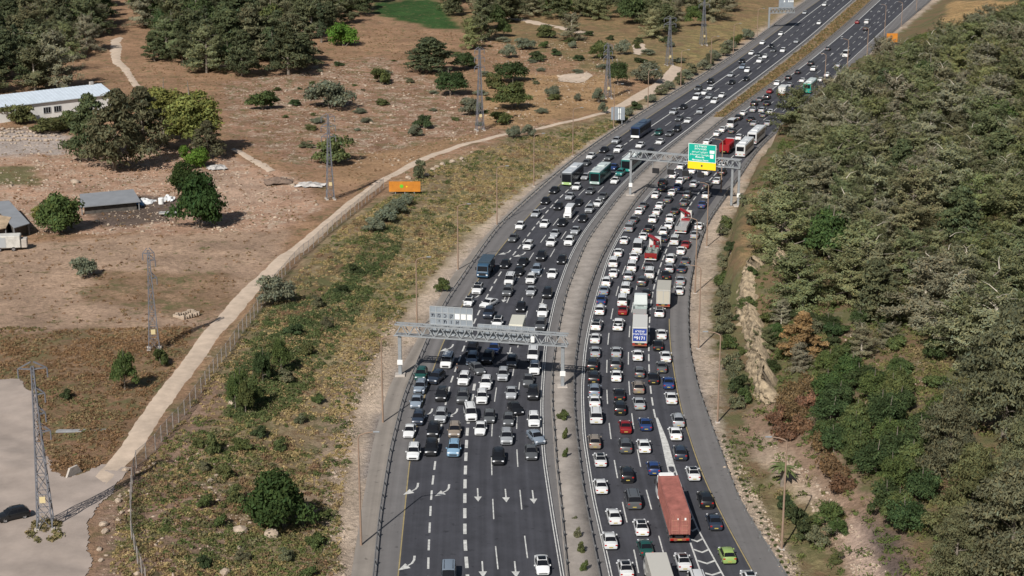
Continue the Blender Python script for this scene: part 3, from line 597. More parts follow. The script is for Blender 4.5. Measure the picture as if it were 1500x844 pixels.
# ------------------------------------------------------------------ vehicles
def loft(st_, ring, cap=True):
    V = []; F = []; n = None
    for s in st_:
        r = ring(*s); n = len(r); V += r
    for i in range(len(st_)-1):
        for k in range(n): j = (k+1) % n; F.append((i*n+k, (i+1)*n+k, (i+1)*n+j, i*n+j))
    if cap: F += [tuple(range(n)), tuple(range((len(st_)-1)*n+n-1, (len(st_)-1)*n-1, -1))]
    return V, F
CARS = {   # stations: x, half width, bottom z, belt z, top z, top half width
 'sedan': [(2.28,.70,.28,.52,.60,.55),(2.10,.84,.22,.64,.72,.66),(1.05,.90,.20,.84,.95,.72),(.30,.91,.20,.90,1.40,.60),(-.35,.91,.20,.92,1.45,.61),(-.95,.91,.20,.93,1.40,.60),(-1.65,.90,.20,.95,1.06,.70),(-2.18,.86,.24,.90,.98,.68),(-2.30,.78,.32,.62,.70,.60)],
 'hatchback': [(1.98,.70,.28,.54,.62,.55),(1.82,.84,.22,.68,.76,.66),(1.05,.88,.20,.88,.99,.72),(.35,.89,.20,.92,1.46,.60),(-.55,.89,.20,.95,1.52,.60),(-1.35,.88,.20,.98,1.44,.58),(-1.85,.86,.22,.98,1.08,.70),(-2.00,.80,.32,.62,.72,.66)],
 'SUV': [(2.22,.76,.34,.66,.76,.62),(2.06,.90,.26,.84,.94,.72),(1.15,.94,.26,1.00,1.12,.76),(.50,.95,.26,1.04,1.62,.66),(-.50,.95,.26,1.06,1.70,.67),(-1.60,.94,.26,1.08,1.64,.65),(-2.12,.92,.28,1.08,1.18,.76),(-2.28,.84,.38,.72,.84,.72)],
 'van': [(2.32,.80,.30,.70,.80,.66),(2.15,.94,.24,.88,.98,.78),(1.55,.97,.24,1.02,1.14,.82),(.85,.98,.24,1.08,1.84,.76),(-1.0,.98,.24,1.10,1.92,.78),(-2.15,.97,.24,1.10,1.88,.76),(-2.38,.95,.26,1.08,1.24,.86),(-2.45,.90,.34,.80,.92,.84)],
 'minibus': [(2.95,.84,.34,.80,.92,.72),(2.80,.98,.28,1.02,1.14,.84),(2.15,1.00,.28,1.18,1.36,.88),(1.50,1.01,.28,1.24,2.50,.84),(-1.0,1.01,.28,1.26,2.62,.86),(-2.80,1.01,.28,1.26,2.58,.86),(-3.02,1.0,.30,1.24,1.45,.92),(-3.06,.95,.36,.9,1.0,.9)],
 'pickup': [(2.55,.78,.36,.70,.80,.66),(2.38,.92,.30,.92,1.00,.76),(1.35,.94,.28,1.02,1.14,.78),(.75,.94,.28,1.06,1.66,.68),(-.10,.94,.28,1.06,1.72,.68),(-.72,.94,.28,1.06,1.62,.66),(-.86,.94,.28,1.04,1.08,.80),(-2.50,.93,.30,1.02,1.06,.84),(-2.60,.90,.38,.80,.86,.84)],
}
ARCH = {'sedan':(1.42,-1.38,.32),'hatchback':(1.28,-1.22,.31),'SUV':(1.38,-1.36,.37),'van':(1.45,-1.5,.34),'minibus':(1.9,-1.9,.36),'pickup':(1.6,-1.5,.40)}
def cring(x, w_, zb, zl, zt, wt):
    pts = [(w_*.9, zb), (w_, zb+.16), (w_*1.0, (zb+zl)/2+.05), (w_*.965, zl), (wt+.02, zt-.05), (wt-.14, zt)]
    return [(x, y, z) for y, z in pts] + [(x, 0, zt + .02)] + [(x, -y, z) for y, z in reversed(pts)]
KIDS = {}
def reg(o):
    KIDS[o.name] = [c for c in bpy.data.objects if c.parent == o]
    for c in KIDS[o.name]: reg(c)
def wheel_mb(r, wd=.22):
    b = MB(); n = 14
    prof = [(0,-wd/2),(r*.62,-wd/2),(r*.66,-wd/2),(r*.94,-wd/2),(r,-wd/2+.04),(r,wd/2-.04),(r*.94,wd/2),(r*.66,wd/2),(r*.62,wd/2-.02),(0,wd/2-.03)]
    V = [(p*math.cos(2*math.pi*k/n), y, p*math.sin(2*math.pi*k/n)) for p, y in prof for k in range(n)]
    for i in range(len(prof)-1):
        fs = [(i*n+k, i*n+(k+1)%n, (i+1)*n+(k+1)%n, (i+1)*n+k) for k in range(n)]
        o_ = len(b.v)
        b.f += fs; b.m += [1 if i in (0,1,7,8) else 0]*n
    b.v = V; return b
def car_proto(kind):
    S = CARS[kind]; r = empty(kind.lower()); V, F = loft(S, cring); b = MB(); b.add(V, F)
    bo = b.build('body', [PAINT, BLACKP], r, smooth=True)
    me = bo.data
    try: me.set_sharp_from_angle(angle=R(32))
    except Exception: pass
    n = 13
    def P(i, k): return Vector(V[i*n+k])
    wi = next(i for i in range(len(S)-1) if S[i+1][4]-S[i][4] > .35)        # windscreen span
    ri = next(i for i in range(wi+1, len(S)-1) if S[i][4]-S[i+1][4] > .3)
    def quad(mb, a, b_, c, d, off, u0=.04, u1=.96, v0=.06, v1=.94, mi=0):
        f = lambda u, v: (a*(1-u)+b_*u)*(1-v) + (d*(1-u)+c*u)*v
        nn = (b_-a).cross(d-a).normalized(); nn = nn if nn.dot(off) > 0 else -nn; q = nn*.012
        mb.add([f(u0,v0)+q, f(u1,v0)+q, f(u1,v1)+q, f(u0,v1)+q], [(0,1,2,3)], mi)
    def two(i, name, out):
        m_ = MB(); A_ = [P(i,k) for k in (4,5,6,7,8)]; B_ = [P(i+1,k) for k in (4,5,6,7,8)]
        A_[0] = A_[0].lerp(A_[1], .12); A_[4] = A_[4].lerp(A_[3], .12); B_[0] = B_[0].lerp(B_[1], .12); B_[4] = B_[4].lerp(B_[3], .12)
        for q in range(4): quad(m_, A_[q], A_[q+1], B_[q+1], B_[q], out, 0, 1, .03, .96)
        m_.build(name, GLASS, r)
    two(wi, 'windscreen', Vector((1,0,1))); two(ri, 'rear_window', Vector((-1,0,1)))
    for sgn in (1, -1):
        m_ = MB()
        for i in range(wi, ri+1):
            if kind == 'pickup' and i > ri: break
            k3, k4 = (3, 4) if sgn > 0 else (9, 8)
            a, b_, c, d = P(i,k3), P(i+1,k3), P(i+1,k4), P(i,k4); out = Vector((0,sgn,0.2))
            if i == wi: quad(m_, a, b_, c, d, out, .35, .98, .12, .86)
            elif i == ri: quad(m_, a, b_, c, d, out, .04, .62, .12, .84)
            else: quad(m_, a, b_, c, d, out, .03, .97, .10, .88)
        m_.build('side_window', GLASS, r)
    fx, rx, wr = ARCH[kind]; wm = wheel_mb(wr); tr = S[2][1]-.10; first = None
    for x in (fx, rx):
        for sgn in (1, -1):
            if first is None: first = wm.build('wheel', [TYRE, RIM], r, (x, sgn*tr, wr), smooth=False)
            else: c = first.copy(); COL.objects.link(c); c.parent = r; c.location = (x, sgn*tr, wr); c.rotation_euler = (0,0,0 if sgn > 0 else math.pi)
    first.rotation_euler = (0,0,0)
    x0, x1 = S[0][0], S[-1][0]; z = S[1][3]; wf = S[1][1]; zr = S[-2][3]; wr_ = S[-2][1]
    for sgn in (1, -1):
        m_ = MB(); m_.box(S[1][0]-.02, (x0+S[1][0])/2+.05, sgn*wf*.72-.17, sgn*wf*.72+.17, z-.12, z+.05, bev=.03); m_.build('headlight', LAMP, r)
        m_ = MB(); m_.box((x1+S[-2][0])/2-.06, S[-2][0]+.06, sgn*wr_*.80-.14, sgn*wr_*.80+.13, zr-.22, zr-.04, bev=.03); m_.build('tail_light', TAIL, r)
        m_ = MB(); xm = S[wi][0]-.25; m_.box(xm-.10, xm+.10, sgn*(S[2][1]+.09)-.10, sgn*(S[2][1]+.09)+.10, S[wi][3]-.02, S[wi][3]+.15, bev=.03); m_.build('wing_mirror', BLACKP if kind in ('van','minibus') else PAINT, r)
    m_ = MB(); m_.box(x0-.05, x0+.03, -.55, .55, S[0][2]+.08, S[0][3]-.02, bev=.02); m_.build('grille', BLACKP, r)
    m_ = MB(); m_.box(x1-.035, x1-.008, -.26, .26, S[-1][2]+.14, S[-1][2]+.27); m_.build('licence_plate', PLATE, r)
    m_ = MB(); m_.box(x1+.1, x0-.15, -wf*.86, wf*.86, .16, S[2][2]+.03); m_.build('underbody', BLACKP, r)
    if kind == 'pickup':
        m_ = MB(); m_.box(-2.45,-.98,-.78,.78,1.075,1.085); m_.build('load_bed', BLACKP, r)
    if kind in ('SUV','van'):
        m_ = MB()
        for sgn in (1,-1): m_.bar((S[wi+1][0]-.2,sgn*.56,S[wi+2][4]+.03),(S[ri][0]+.3,sgn*.56,S[ri][4]+.04),.05)
        m_.build('roof_rail', BLACKP, r)
    reg(r); return r
PROTO = {k: car_proto(k) for k in CARS}
for k in ('sedan','SUV','hatchback'):        # a dark glass roof version
    r = car_proto(k); S = CARS[k]; wi = 2; m_ = MB(); a = S[3]; c = S[5] if k != 'sedan' else S[5]
    V_ = [(a[0]-.08,a[5]-.12,a[4]+.03),(a[0]-.08,-a[5]+.12,a[4]+.03),(S[4][0],-S[4][5]+.1,S[4][4]+.035),(S[4][0],S[4][5]-.1,S[4][4]+.035),(c[0]+.08,c[5]-.12,c[4]+.035),(c[0]+.08,-c[5]+.12,c[4]+.035)]
    m_.add(V_, [(0,3,2,1),(3,4,5,2)]); m_.build('glass_roof', GLASS, r); reg(r); PROTO[k+'+'] = r
def sub(name, m, r, *a, **k): return child_box(name, m, r, *a, **k)
def obj_paint(o, c): o.color = (*c, 1)
def add_wheels(r, xs, tr, wr, wd=.3):
    wm = wheel_mb(wr, wd); f = None
    for x in xs:
        for s_ in (1, -1):
            if f is None: f = wm.build('wheel', [TYRE, RIM], r, (x, tr, wr))
            else: c = f.copy(); COL.objects.link(c); c.parent = r; c.location = (x, s_*tr, wr)
    return f
def cab(r, x0, x1, wd, h, c):
    b = MB(); w2 = wd/2; b.add(*loft([(x1,w2*.92,.45,1.25,1.35,w2*.9),(x1-.06,w2,.4,1.4,1.5,w2*.94),(x1-.35,w2,.4,1.5,h-.15,w2*.86),(x1-.7,w2,.4,1.5,h,w2*.9),(x0,w2,.4,1.5,h,w2*.9)], cring))
    o = b.build('cab', [PAINT], r); obj_paint(o, c)
    g = MB(); g.add([(x1-.09,-w2*.84,1.55),(x1-.09,w2*.84,1.55),(x1-.345,w2*.8,h-.28),(x1-.345,-w2*.8,h-.28)], [(0,1,2,3)]); 
    g.v = [(p[0]+.05, p[1], p[2]) for p in g.v]; g.build('windscreen', GLASS, r)
    for s_ in (1, -1):
        g = MB(); g.add([(x1-.5,s_*(w2*.985),1.6),(x0+.35,s_*(w2*.985),1.6),(x0+.35,s_*(w2*.91),h-.3),(x1-.6,s_*(w2*.91),h-.3)], [(0,1,2,3)]); g.build('side_window', GLASS, r)
        sub('headlight', LAMP, r, x1-.06, x1+.04, s_*w2*.74-.16, s_*w2*.74+.16, .72, .95, bev=.02)
        sub('wing_mirror', BLACKP, r, x1-.3, x1-.15, s_*(w2+.14)-.1, s_*(w2+.14)+.1, 1.7, 2.3, bev=.02)
    sub('grille', BLACKP, r, x1-.03, x1+.03, -.7, .7, .75, 1.2, bev=.01)
def tails(r, x, w2, z=.75):
    for s_ in (1, -1): sub('tail_light', TAIL, r, x-.06, x+.02, s_*w2*.8-.18, s_*w2*.8+.18, z, z+.22)
    sub('licence_plate', PLATE, r, x-.05, x-.02, -.27, .27, z+.02, z+.16)
def chassis(r, x0, x1, w2=.55): sub('chassis', BLACKP, r, x0, x1, -w2, w2, .55, .95)
def box_truck(c_cab, c_box, L=7.2, wd=2.35, hb=3.3, m=None, cabh=2.6):
    r = empty('box_truck'); x1 = L/2; chassis(r, -x1, x1-.4); cab(r, x1-1.75, x1, wd-.1, cabh, c_cab)
    b = MB(); b.box(-x1, x1-1.9, -wd/2, wd/2, .98, hb, bev=.04); o = b.build('cargo_box', [m or PAINT], r); obj_paint(o, c_box)
    g = MB(); 
    for y in (-wd/2+.1, 0, wd/2-.1): g.box(-x1-.03, -x1-.004, y-.04, y+.04, 1.0, hb-.05)
    for z in (1.05, hb-.12): g.box(-x1-.026, -x1-.002, -wd/2+.02, wd/2-.02, z-.05, z+.05)
    g.build('door_frame', FRM, r)
    sub('bumper', mat('striped_bumper', (.27,.085,.05), .6), r, -x1-.04, -x1+.1, -wd/2+.05, wd/2-.05, .5, .72)
    add_wheels(r, (x1-1.1, -x1+1.6), wd/2-.2, .46); tails(r, -x1, wd/2, .74); reg(r); return r
def bus(body, roof, L=12, front=None, wd=2.5, h=3.35, low=None):
    r = empty('bus'); x1 = L/2; b = MB(); b.box(-x1, x1, -wd/2, wd/2, .32, h-.12, bev=.12); o = b.build('body', [PAINT], r); obj_paint(o, body)
    b = MB(); b.box(-x1+.12, x1-.15, -wd/2+.06, wd/2-.06, h-.16, h+.03, bev=.08); o = b.build('roof', [PAINT], r); obj_paint(o, roof)
    b = MB(); b.box(-3.2, -.6, -.85, .85, h+.02, h+.24, bev=.06); o = b.build('air_conditioner', [PAINT], r); obj_paint(o, tuple(min(1, q*1.1) for q in roof))
    b = MB(); b.box(1.6, 2.5, -.4, .4, h+.02, h+.10, bev=.03); o = b.build('roof_hatch', [PAINT], r); obj_paint(o, roof)
    sub('windscreen', GLASS, r, x1-.02, x1+.03, -wd/2+.18, wd/2-.18, 1.05, h-.45, bev=.012); sub('rear_window', GLASS, r, -x1-.03, -x1+.02, -wd/2+.3, wd/2-.3, 1.7, h-.5, bev=.012)
    if front: q = sub('front_panel', PAINT, r, x1-.1, x1+.05, -wd/2+.1, wd/2-.1, .42, 1.02, bev=.02); obj_paint(q, front)
    for s_ in (1, -1):
        for k in range(6): xa = -x1+.5 + k*(L-1.4)/6; sub('side_window', GLASS, r, xa, xa+(L-1.4)/6-.12, min(s_*(wd/2-.02), s_*(wd/2+.02)), max(s_*(wd/2-.02), s_*(wd/2+.02)), 1.45, h-.55)
        sub('headlight', LAMP, r, x1+.0, x1+.07, s_*.9-.2, s_*.9+.2, .62, .86, bev=.02)
        sub('wing_mirror', BLACKP, r, x1-.05, x1+.25, s_*(wd/2+.16)-.1, s_*(wd/2+.16)+.1, 2.0, 2.6, bev=.02)
    add_wheels(r, (x1-2.6, -x1+3.0), wd/2-.17, .5); tails(r, -x1, wd/2, .8); reg(r); return r
def crane(r, x, c=(.24,.014,.02)):
    b = MB(); b.box(x-.35,x+.35,-.9,.9,.95,1.5); b.tube([(x,0,1.4),(x,0,3.1)], .28, 8); b.bar((x,0,3.1),(x+.5,1.2,3.5),.34); b.bar((x+.4,1.25,3.45),(x-1.6,-.9,3.0),.38); b.bar((x-1.5,-1.0,3.0),(x-.4,-1.05,2.0),.3)
    o = b.build('loader_crane', [PAINT], r); obj_paint(o, c)
def flat_truck(c_cab, deck, L=10.5, red_tail=False, load=None):
    r = empty('crane_truck'); x1 = L/2; chassis(r, -x1, x1-.4); cab(r, x1-1.9, x1, 2.45, 2.9, c_cab); crane(r, x1-2.7)
    b = MB(); b.box(-x1, x1-3.2, -1.22, 1.22, .97, 1.15)
    for s_ in (1,-1): b.box(-x1, x1-3.2, s_*1.2-.04, s_*1.2+.04, 1.15, 1.75)
    for k in range(9): b.box(-x1+.3+k*.75, -x1+.4+k*.75, -1.16, 1.16, 1.15, 1.19)
    o = b.build('load_bed', [PAINT], r); obj_paint(o, deck)
    if load:
        b = MB(); rr = random.Random(3)
        for k in range(14): x = -x1+.9+rr.random()*(L-5); y = rr.uniform(-.9,.9); b.box(x-.4,x+.4,y-.25,y+.25,1.2,1.45+rr.random()*.7,bev=.05,tx=0)
        o = b.build('scrap_load', [PAINT], r); obj_paint(o, load)
    q = sub('tailboard', PAINT, r, -x1-.08, -x1, -1.2, 1.2, .9, 1.8); obj_paint(q, (.22,.02,.02) if red_tail else (.3,.3,.3))
    sub('bumper', mat('white_bumper', (.6,.6,.6), .6), r, -x1-.1, -x1+.05, -1.15, 1.15, .45, .65)
    add_wheels(r, (x1-1.2, -x1+1.4, -x1+2.8), 1.0, .5); tails(r, -x1-.05, 1.2, .7); reg(r); return r
def tipper(c):
    r = empty('tipper_truck'); L = 9; x1 = L/2; chassis(r, -x1+.3, x1-.4); cab(r, x1-2.0, x1, 2.45, 2.9, (.75,.75,.75))
    b = MB(); b.box(-x1, x1-2.3, -1.24, 1.24, 1.0, 1.15)
    for s_ in (1,-1): b.box(-x1, x1-2.3, s_*1.2-.05, s_*1.2+.05, 1.15, 2.75)
    b.box(-x1-.02, -x1+.08, -1.15, 1.15, 1.15, 2.6); b.box(x1-2.4, x1-2.3, -1.15, 1.15, 1.15, 3.0)
    for k in range(8):
        for s_ in (1,-1): b.box(-x1+.3+k*.8, -x1+.42+k*.8, s_*1.29-.05, s_*1.29+.05, 1.05, 2.75)
    o = b.build('tipper_body', [PAINT], r); obj_paint(o, c); add_wheels(r, (x1-1.2,-x1+1.3,-x1+2.7), 1.0, .5); tails(r, -x1, 1.2, .7); reg(r); return r
def container_truck():
    r = empty('container_truck'); chassis(r, -7.2, 7.2, .5); cab(r, 5.9, 8.2, 2.45, 3.1, (.75,.77,.76))
    sub('wind_deflector', WHITEP, r, 6.0, 7.2, -1.0, 1.0, 3.08, 3.6, bev=.12)
    CR = mat('red_container_paint', (.29,.112,.092), .75, noise=.28, nscale=.8); x0, x1, w2, z0, z1 = -7.0, 5.2, 1.22, 1.25, 3.95
    b = MB(); b.box(x0, x1, -w2+.04, w2-.04, z0, z1-.02)
    k = x0+.15
    while k < x1-.2:
        for s_ in (1,-1): b.box(k, k+.14, min(s_*(w2-.035), s_*w2), max(s_*(w2-.035), s_*w2), z0+.15, z1-.12)
        b.box(k, k+.14, -w2+.1, w2-.1, z1-.018, z1+.02); k += .28
    for s_ in (1,-1):
        b.box(x0-.02,x1+.02,s_*w2-.05,s_*w2+.05,z1-.12,z1+.035); b.box(x0-.02,x1+.02,s_*w2-.05,s_*w2+.05,z0,z0+.14)
        for x in (x0,x1): b.box(x-.07,x+.07,s_*w2-.07,s_*w2+.07,z0-.005,z1+.04)
    co = b.build('container', CR, r)
    d = MB()
    for s_ in (1,-1):
        d.box(x0-.10,x0-.055,min(s_*.03,s_*1.12),max(s_*.03,s_*1.12),z0+.12,z1-.12)
    d.build('container_door', CR, co)
    d = MB()
    for y in (-.85,-.35,.35,.85): d.tube([(x0-.14,y,z0+.1),(x0-.14,y,z1-.1)],.025,6)
    for y in (-.6,.6):
        for z in (z0+.6,z0+1.2,z0+1.9): d.box(x0-.15,x0-.105,y-.4,y+.4,z-.03,z+.03)
    d.build('lock_rod', mat('worn_red_steel', (.42,.20,.15), .5), co)
    d = MB(); d.box(x0-.12,x0-.104,-.75,-.55,z1-.75,z1-.45); d.box(x0-.12,x0-.104,.2,.35,z1-.7,z1-.5); d.build('placard', WHITES, co)
    sub('rear_bumper', mat('striped_bumper', (.27,.085,.05), .6), r, -7.25, -7.1, -1.2, 1.2, .55, .85)
    sub('side_skirt', DSTEEL, r, -3.2, 3.4, -1.15, -1.1, .5, 1.1); sub('side_skirt', DSTEEL, r, -3.2, 3.4, 1.1, 1.15, .5, 1.1)
    add_wheels(r, (7.0, 4.4, -3.9, -5.2, -6.5), 1.0, .5); tails(r, -7.25, 1.2, .6); reg(r); return r
def moto():
    r = empty('motorcycle'); b = MB(); b.tube([(.55,0,.6),(.2,0,.75),(-.45,0,.72)],[.06,.16,.12],8); b.box(-.2,.25,-.14,.14,.3,.62,bev=.04); o = b.build('body',[PAINT],r); obj_paint(o,(.05,.05,.05))
    sub('seat', BLACKP, r, -.75,.05,-.13,.13,.72,.82,bev=.03)
    for x in (.72,-.68): wheel_mb(.31,.12).build('wheel',[TYRE,RIM],r,(x,0,.31))
    b = MB(); b.tube([(.72,0,.31),(.5,0,1.0)],.035,6); b.tube([(.45,-.35,1.02),(.45,.35,1.02)],.025,6); b.build('handlebar', STEEL, r)
    sub('headlight', LAMP, r, .55,.66,-.1,.1,.82,.98,bev=.03); sub('top_box', BLACKP, r, -1.0,-.7,-.2,.2,.85,1.15,bev=.04); reg(r); return r
CP = dict(w=(.64,.65,.65), k=(.012,.013,.015), g=(.085,.09,.095), s=(.30,.315,.33), b=(.02,.045,.14), B=(.20,.33,.46), r=(.20,.012,.014), n=(.24,.20,.16), G=(.015,.07,.06), l=(.25,.36,.11), d=(.025,.035,.055), S=(.19,.23,.28), t=(.03,.17,.16))
CN = dict(w='white', k='black', g='dark grey', s='silver', b='dark blue', B='light blue', r='red', n='brown-grey', G='dark green', l='lime green', d='midnight blue', S='blue-grey', t='teal')
KN = dict(s='sedan', h='hatchback', u='SUV', v='van', m='minibus', p='pickup')
# x y kind colour [turn in degrees]; + = dark glass roof
LEFT = '''655 527 v w|692 509 u k|692 524 u S|715 522 u k|724 509 u b|750 528 u g|781 517 v w|783 538 u w|774 556 s g|781 574 u k|699 539 s g 24|737 547 u s|680 553 u w|712 559 u w|617 546 u G|639 551 u d -14|616 565 u S|647 576 u k|678 579 u g|706 580 u w|749 574 s s|610 587 s S|755 597 s k 16|689 603 v w 8|717 609 h g|745 614 h g|782 613 u w|613 610 u d|646 607 u s|600 630 s w|635 628 u k|666 628 u n|704 626 s w|742 638 u s|785 639 s S 18|778 661 s g|606 660 u w|632 654 u k|665 655 u B|730 667 u k|657 839 v S|794 826 s+ w|700 422 u+ w|687 441 h+ w|716 443 s w -24|716 457 u d|729 471 u+ w|744 425 u g|747 408 v w|763 449 h k|778 407 u w|778 425 s s|802 428 u k|809 400 s w|795 455 u w|792 474 u g|740 386 h k|766 383 s k|760 397 h k|786 394 u S|823 380 h k|793 374 u+ k|774 358 u w|752 348 s g|762 330 h w|785 312 s s|798 327 s w|808 353 u w|813 341 s s|824 325 s k|834 352 u w|843 337 s s|854 319 s k|834 309 m w|818 302 h k|864 305 u s|812 278 s k|799 294 h k|835 287 s s|845 273 h w|847 296 s k|865 279 s g|858 258 s s|901 264 s w|909 252 u t|899 244 s b|883 287 s g|876 297 s w|892 230 s g|859 238 s g|866 228 s w|885 219 s k|906 218 u w|903 205 u s|938 212 s w|967 207 s w|953 221 s k|965 193 u G|981 195 s g|992 188 u k|987 163 u s|1001 156 s k|995 173 s g|1008 176 s w|1026 162 u s|1021 141 v w|1032 135 s w|1039 141 s s|1047 147 u w|1023 129 u g|1041 118 u k|1041 128 s w|1058 139 s w|1072 120 s k|1071 109 s s|1093 115 s k|1095 102 u w|1088 97 u S|1087 89 u k|1101 77 s w|1111 80 s g|1113 88 u w|1121 82 s w|1130 67 s k|1133 73 s g|1147 73 u w|1117 62 s w|1144 49 s w|1167 60 s s|1179 18 s s|1208 6 u w|1200 33 s w'''
RIGHT = '''1256 32 s r|1270 31 v w|1268 42 s k|1240 78 m w|1213 71 s g|1228 95 s s|1188 92 u k|1192 100 u w|1169 105 s k|1155 113 u k|1139 121 u w|1176 117 s w|1202 116 s w|1212 109 s w|1128 133 s r|1157 124 s s|1124 141 u k|1113 145 s g|1105 151 u k|1104 160 s s|1124 151 s k|1117 160 u s|1119 168 s g|1129 163 s w|1125 180 s s|1105 180 s s|1100 174 s k|1089 165 s w|1082 171 u k|1073 179 m w|1059 189 s w|1073 191 s g|1051 195 s w|1083 200 u w|1036 207 s w|1058 251 u k|1051 264 s w|1059 240 u w|1035 251 u w|1015 249 s w|987 256 s w|1007 258 s g|997 264 s w|971 266 u k|971 275 s k|1017 268 u s|1037 270 s g|993 273 s b|985 281 s w|1007 284 u g|1035 285 s w|979 291 s g|961 285 s w|1003 296 s g|967 300 s w|1029 299 s b|943 300 s g|937 308 s w|989 308 s k|963 309 s w|957 319 u w|982 318 u w|980 329 s w|951 333 s k|929 321 s g|923 331 v s|973 337 u w|973 348 s d|943 345 s w|935 359 m w|915 351 s w|1024 330 s w|1018 343 s s|989 350 v w|1005 357 s r|998 366 s w|906 369 s w|929 375 s w|899 382 v w|926 388 v w|983 377 u w|1004 381 s g|999 392 s d|981 391 u s|949 389 s g|899 399 s w|921 402 u s|952 398 v w|975 402 s k 8|997 410 s s|889 411 u w|941 410 u g|917 420 v w|885 424 s S|995 424 s w|947 429 h k|912 438 v w|881 438 s b|879 452 u w|913 453 s r|966 455 u+ w|906 474 p w|874 474 u+ w|969 488 s w|872 494 s w|964 504 s k|872 514 s s|903 514 s s|934 519 s w|975 521 s w|868 531 u k|902 531 u g|903 549 s w|937 544 h g|969 536 s g|957 552 s k|870 550 u k|871 569 u S|935 565 u n|979 559 s b|983 581 s w|871 586 s w|907 576 s k|908 595 u k|936 589 s s|873 606 v w|916 623 s r|945 619 s b|993 613 u s|989 633 s w|871 644 u n|916 650 u g|943 651 s w|996 660 u d|879 671 s+ w|880 710 s w|918 692 u k|957 684 h b|1015 691 s+ w|927 728 v g|899 754 s w|939 770 s+ w|1033 729 u k|1046 762 s d|893 789 s w|945 800 s G|916 831 s+ w|1000 820 s+ w|1065 811 h l|1098 846 s+ w|1021 848 v w|998 243 s w|1008 236 s s'''
def ordn(i): return '%d%s' % (i, 'th' if 10 <= i % 100 <= 20 else {1:'st',2:'nd',3:'rd'}.get(i % 10, 'th'))
VEH = []
def place_rows(txt, left):
    for row in txt.split('|'):
        q = row.split(); x, y = float(q[0]), float(q[1]); k = KN[q[2][0]]; col = q[3]; turn = float(q[4]) if len(q) > 4 else random.uniform(-1.5, 1.5)
        hz = {'minibus': 1.25, 'van': .95, 'SUV': .85, 'pickup': .8}.get(k, .68); p = G(x, y, hz)
        a = ('E' if abs(x - 0) and left and (p[0] > (lx('D', p[1]) + lx('E', p[1]))/2) else 'D') if left else ('F' if p[0] < lx('B', p[1]) else 'C')
        s_ = slope_at(a, p[1]); hd = math.atan2(-1, -s_) + R(turn) if left else math.atan2(1, s_) + R(turn)
        xe = float(lx('E', p[1])) if left else float(lx('F', p[1])); q_ = math.sqrt(1+s_*s_)
        lane = int(np.clip(((xe - p[0]) if left else (p[0] - xe)) / q_ // 3.6, 0, 4))
        key = k + '+' if q[2].endswith('+') else k
        VEH.append(dict(p=(p[0], p[1], .005), hd=hd, key=key, kind=k, col=col, lane=lane, left=left, far=y < 150, proto=None, pr=y))
place_rows(LEFT, True); place_rows(RIGHT, False)
def big(px, py, root, kind, colname, left, zc=1.6, turn=0, label=None):
    p = G(px, py, zc); n = ('D' if left else 'C'); s_ = slope_at(n, p[1]); hd = (math.atan2(-1, -s_) if left else math.atan2(1, s_)) + R(turn)
    root.location = (p[0], p[1], .005); root.rotation_euler = (0,0,hd); tag(root, label, kind, 'trucks and buses in the traffic')
W_ = (.62,.62,.60)
big(839,256, bus((.10,.11,.12),(.50,.52,.54),12,front=(.35,.5,.2)), 'bus', '', True, label='dark coach with silver roof leading on the outer lane of the left carriageway')
big(879.5,255, bus((.02,.13,.12),(.50,.56,.54),12,front=(.35,.45,.42)), 'bus', '', True, label='green bus with pale roof beside the dark silver-roofed coach')
big(925,237, bus((.03,.16,.15),(.62,.66,.64),12,front=(.03,.25,.22)), 'bus', '', True, label='green and white bus behind the left post of the green-sign gantry')
big(939,189.5, bus((.02,.04,.10),(.03,.05,.09),12.5,front=(.8,.8,.8)), 'bus', '', True, label='dark blue coach with a white nose near the grey roadside board')
big(1108,198, bus((.55,.56,.56),(.64,.65,.65),12), 'bus', '', False, label='white bus at the forest edge, behind another white bus')
big(1091,216, bus((.55,.56,.56),(.64,.65,.65),12), 'bus', '', False, label='white bus beside the red tipper truck, nearer of two white buses')
big(1187,126, bus((.02,.26,.20),(.55,.60,.58),12), 'bus', '', False, label='bright green bus half hidden by the forest edge')
big(711.5,390, box_truck((.03,.075,.13),(.035,.055,.075),7.4,2.4,3.0,cabh=2.75), 'truck', '', True, label='dark blue truck in the outermost lane of the left carriageway')
big(757,484, box_truck(W_,(.62,.60,.50),7.6,2.35,3.2), 'truck', '', True, label='box truck with cream roof just behind the big left gantry')
big(1148,132, box_truck(W_,W_,6.5,2.3,3.1), 'truck', '', False, label='far white box truck at the left tip of the forest')
big(972.5,431, box_truck(W_,(.46,.43,.36),8.5,2.5,3.6), 'truck', '', False, label='beige box truck with pale roof in the exit lane of the right carriageway')
tt = box_truck(W_,(.60,.59,.55),9.5,2.5,3.7); tt.name = 'box_truck'
f = child_box('rear_banner', BLUEP, tt, -4.80, -4.79, -1.12, 1.12, 1.35, 3.5)
for s_, z, sz in (('אריק.ש',3.05,.52),('הרבחו תולבוה',2.55,.42),('*9171',1.85,.78)): textmesh(s_, sz, WHITES, tt, (-4.81, 0, z), (R(90),0,R(-90)))
reg(tt); big(937.5,485, tt, 'truck', '', False, label='tall box truck with blue rear banner reading 9171')
big(964,843, box_truck(W_,(.50,.48,.43),8.5,2.5,3.4), 'truck', '', False, label='grey-roofed box truck cut by the bottom edge of the photo')
big(1002,324, flat_truck(W_,(.30,.31,.31),11), 'truck', '', False, label='white crane truck with long empty grey bed')
big(957,363, flat_truck(W_,(.20,.22,.21),10,True,(.22,.26,.24)), 'truck', '', False, label='crane truck with loaded bed and a red tailboard')
ft = flat_truck((.62,.66,.65),(.30,.36,.34),7); big(938,446, ft, 'truck', '', False, label='pale truck with open greenish bed in front of the blue-bannered truck')
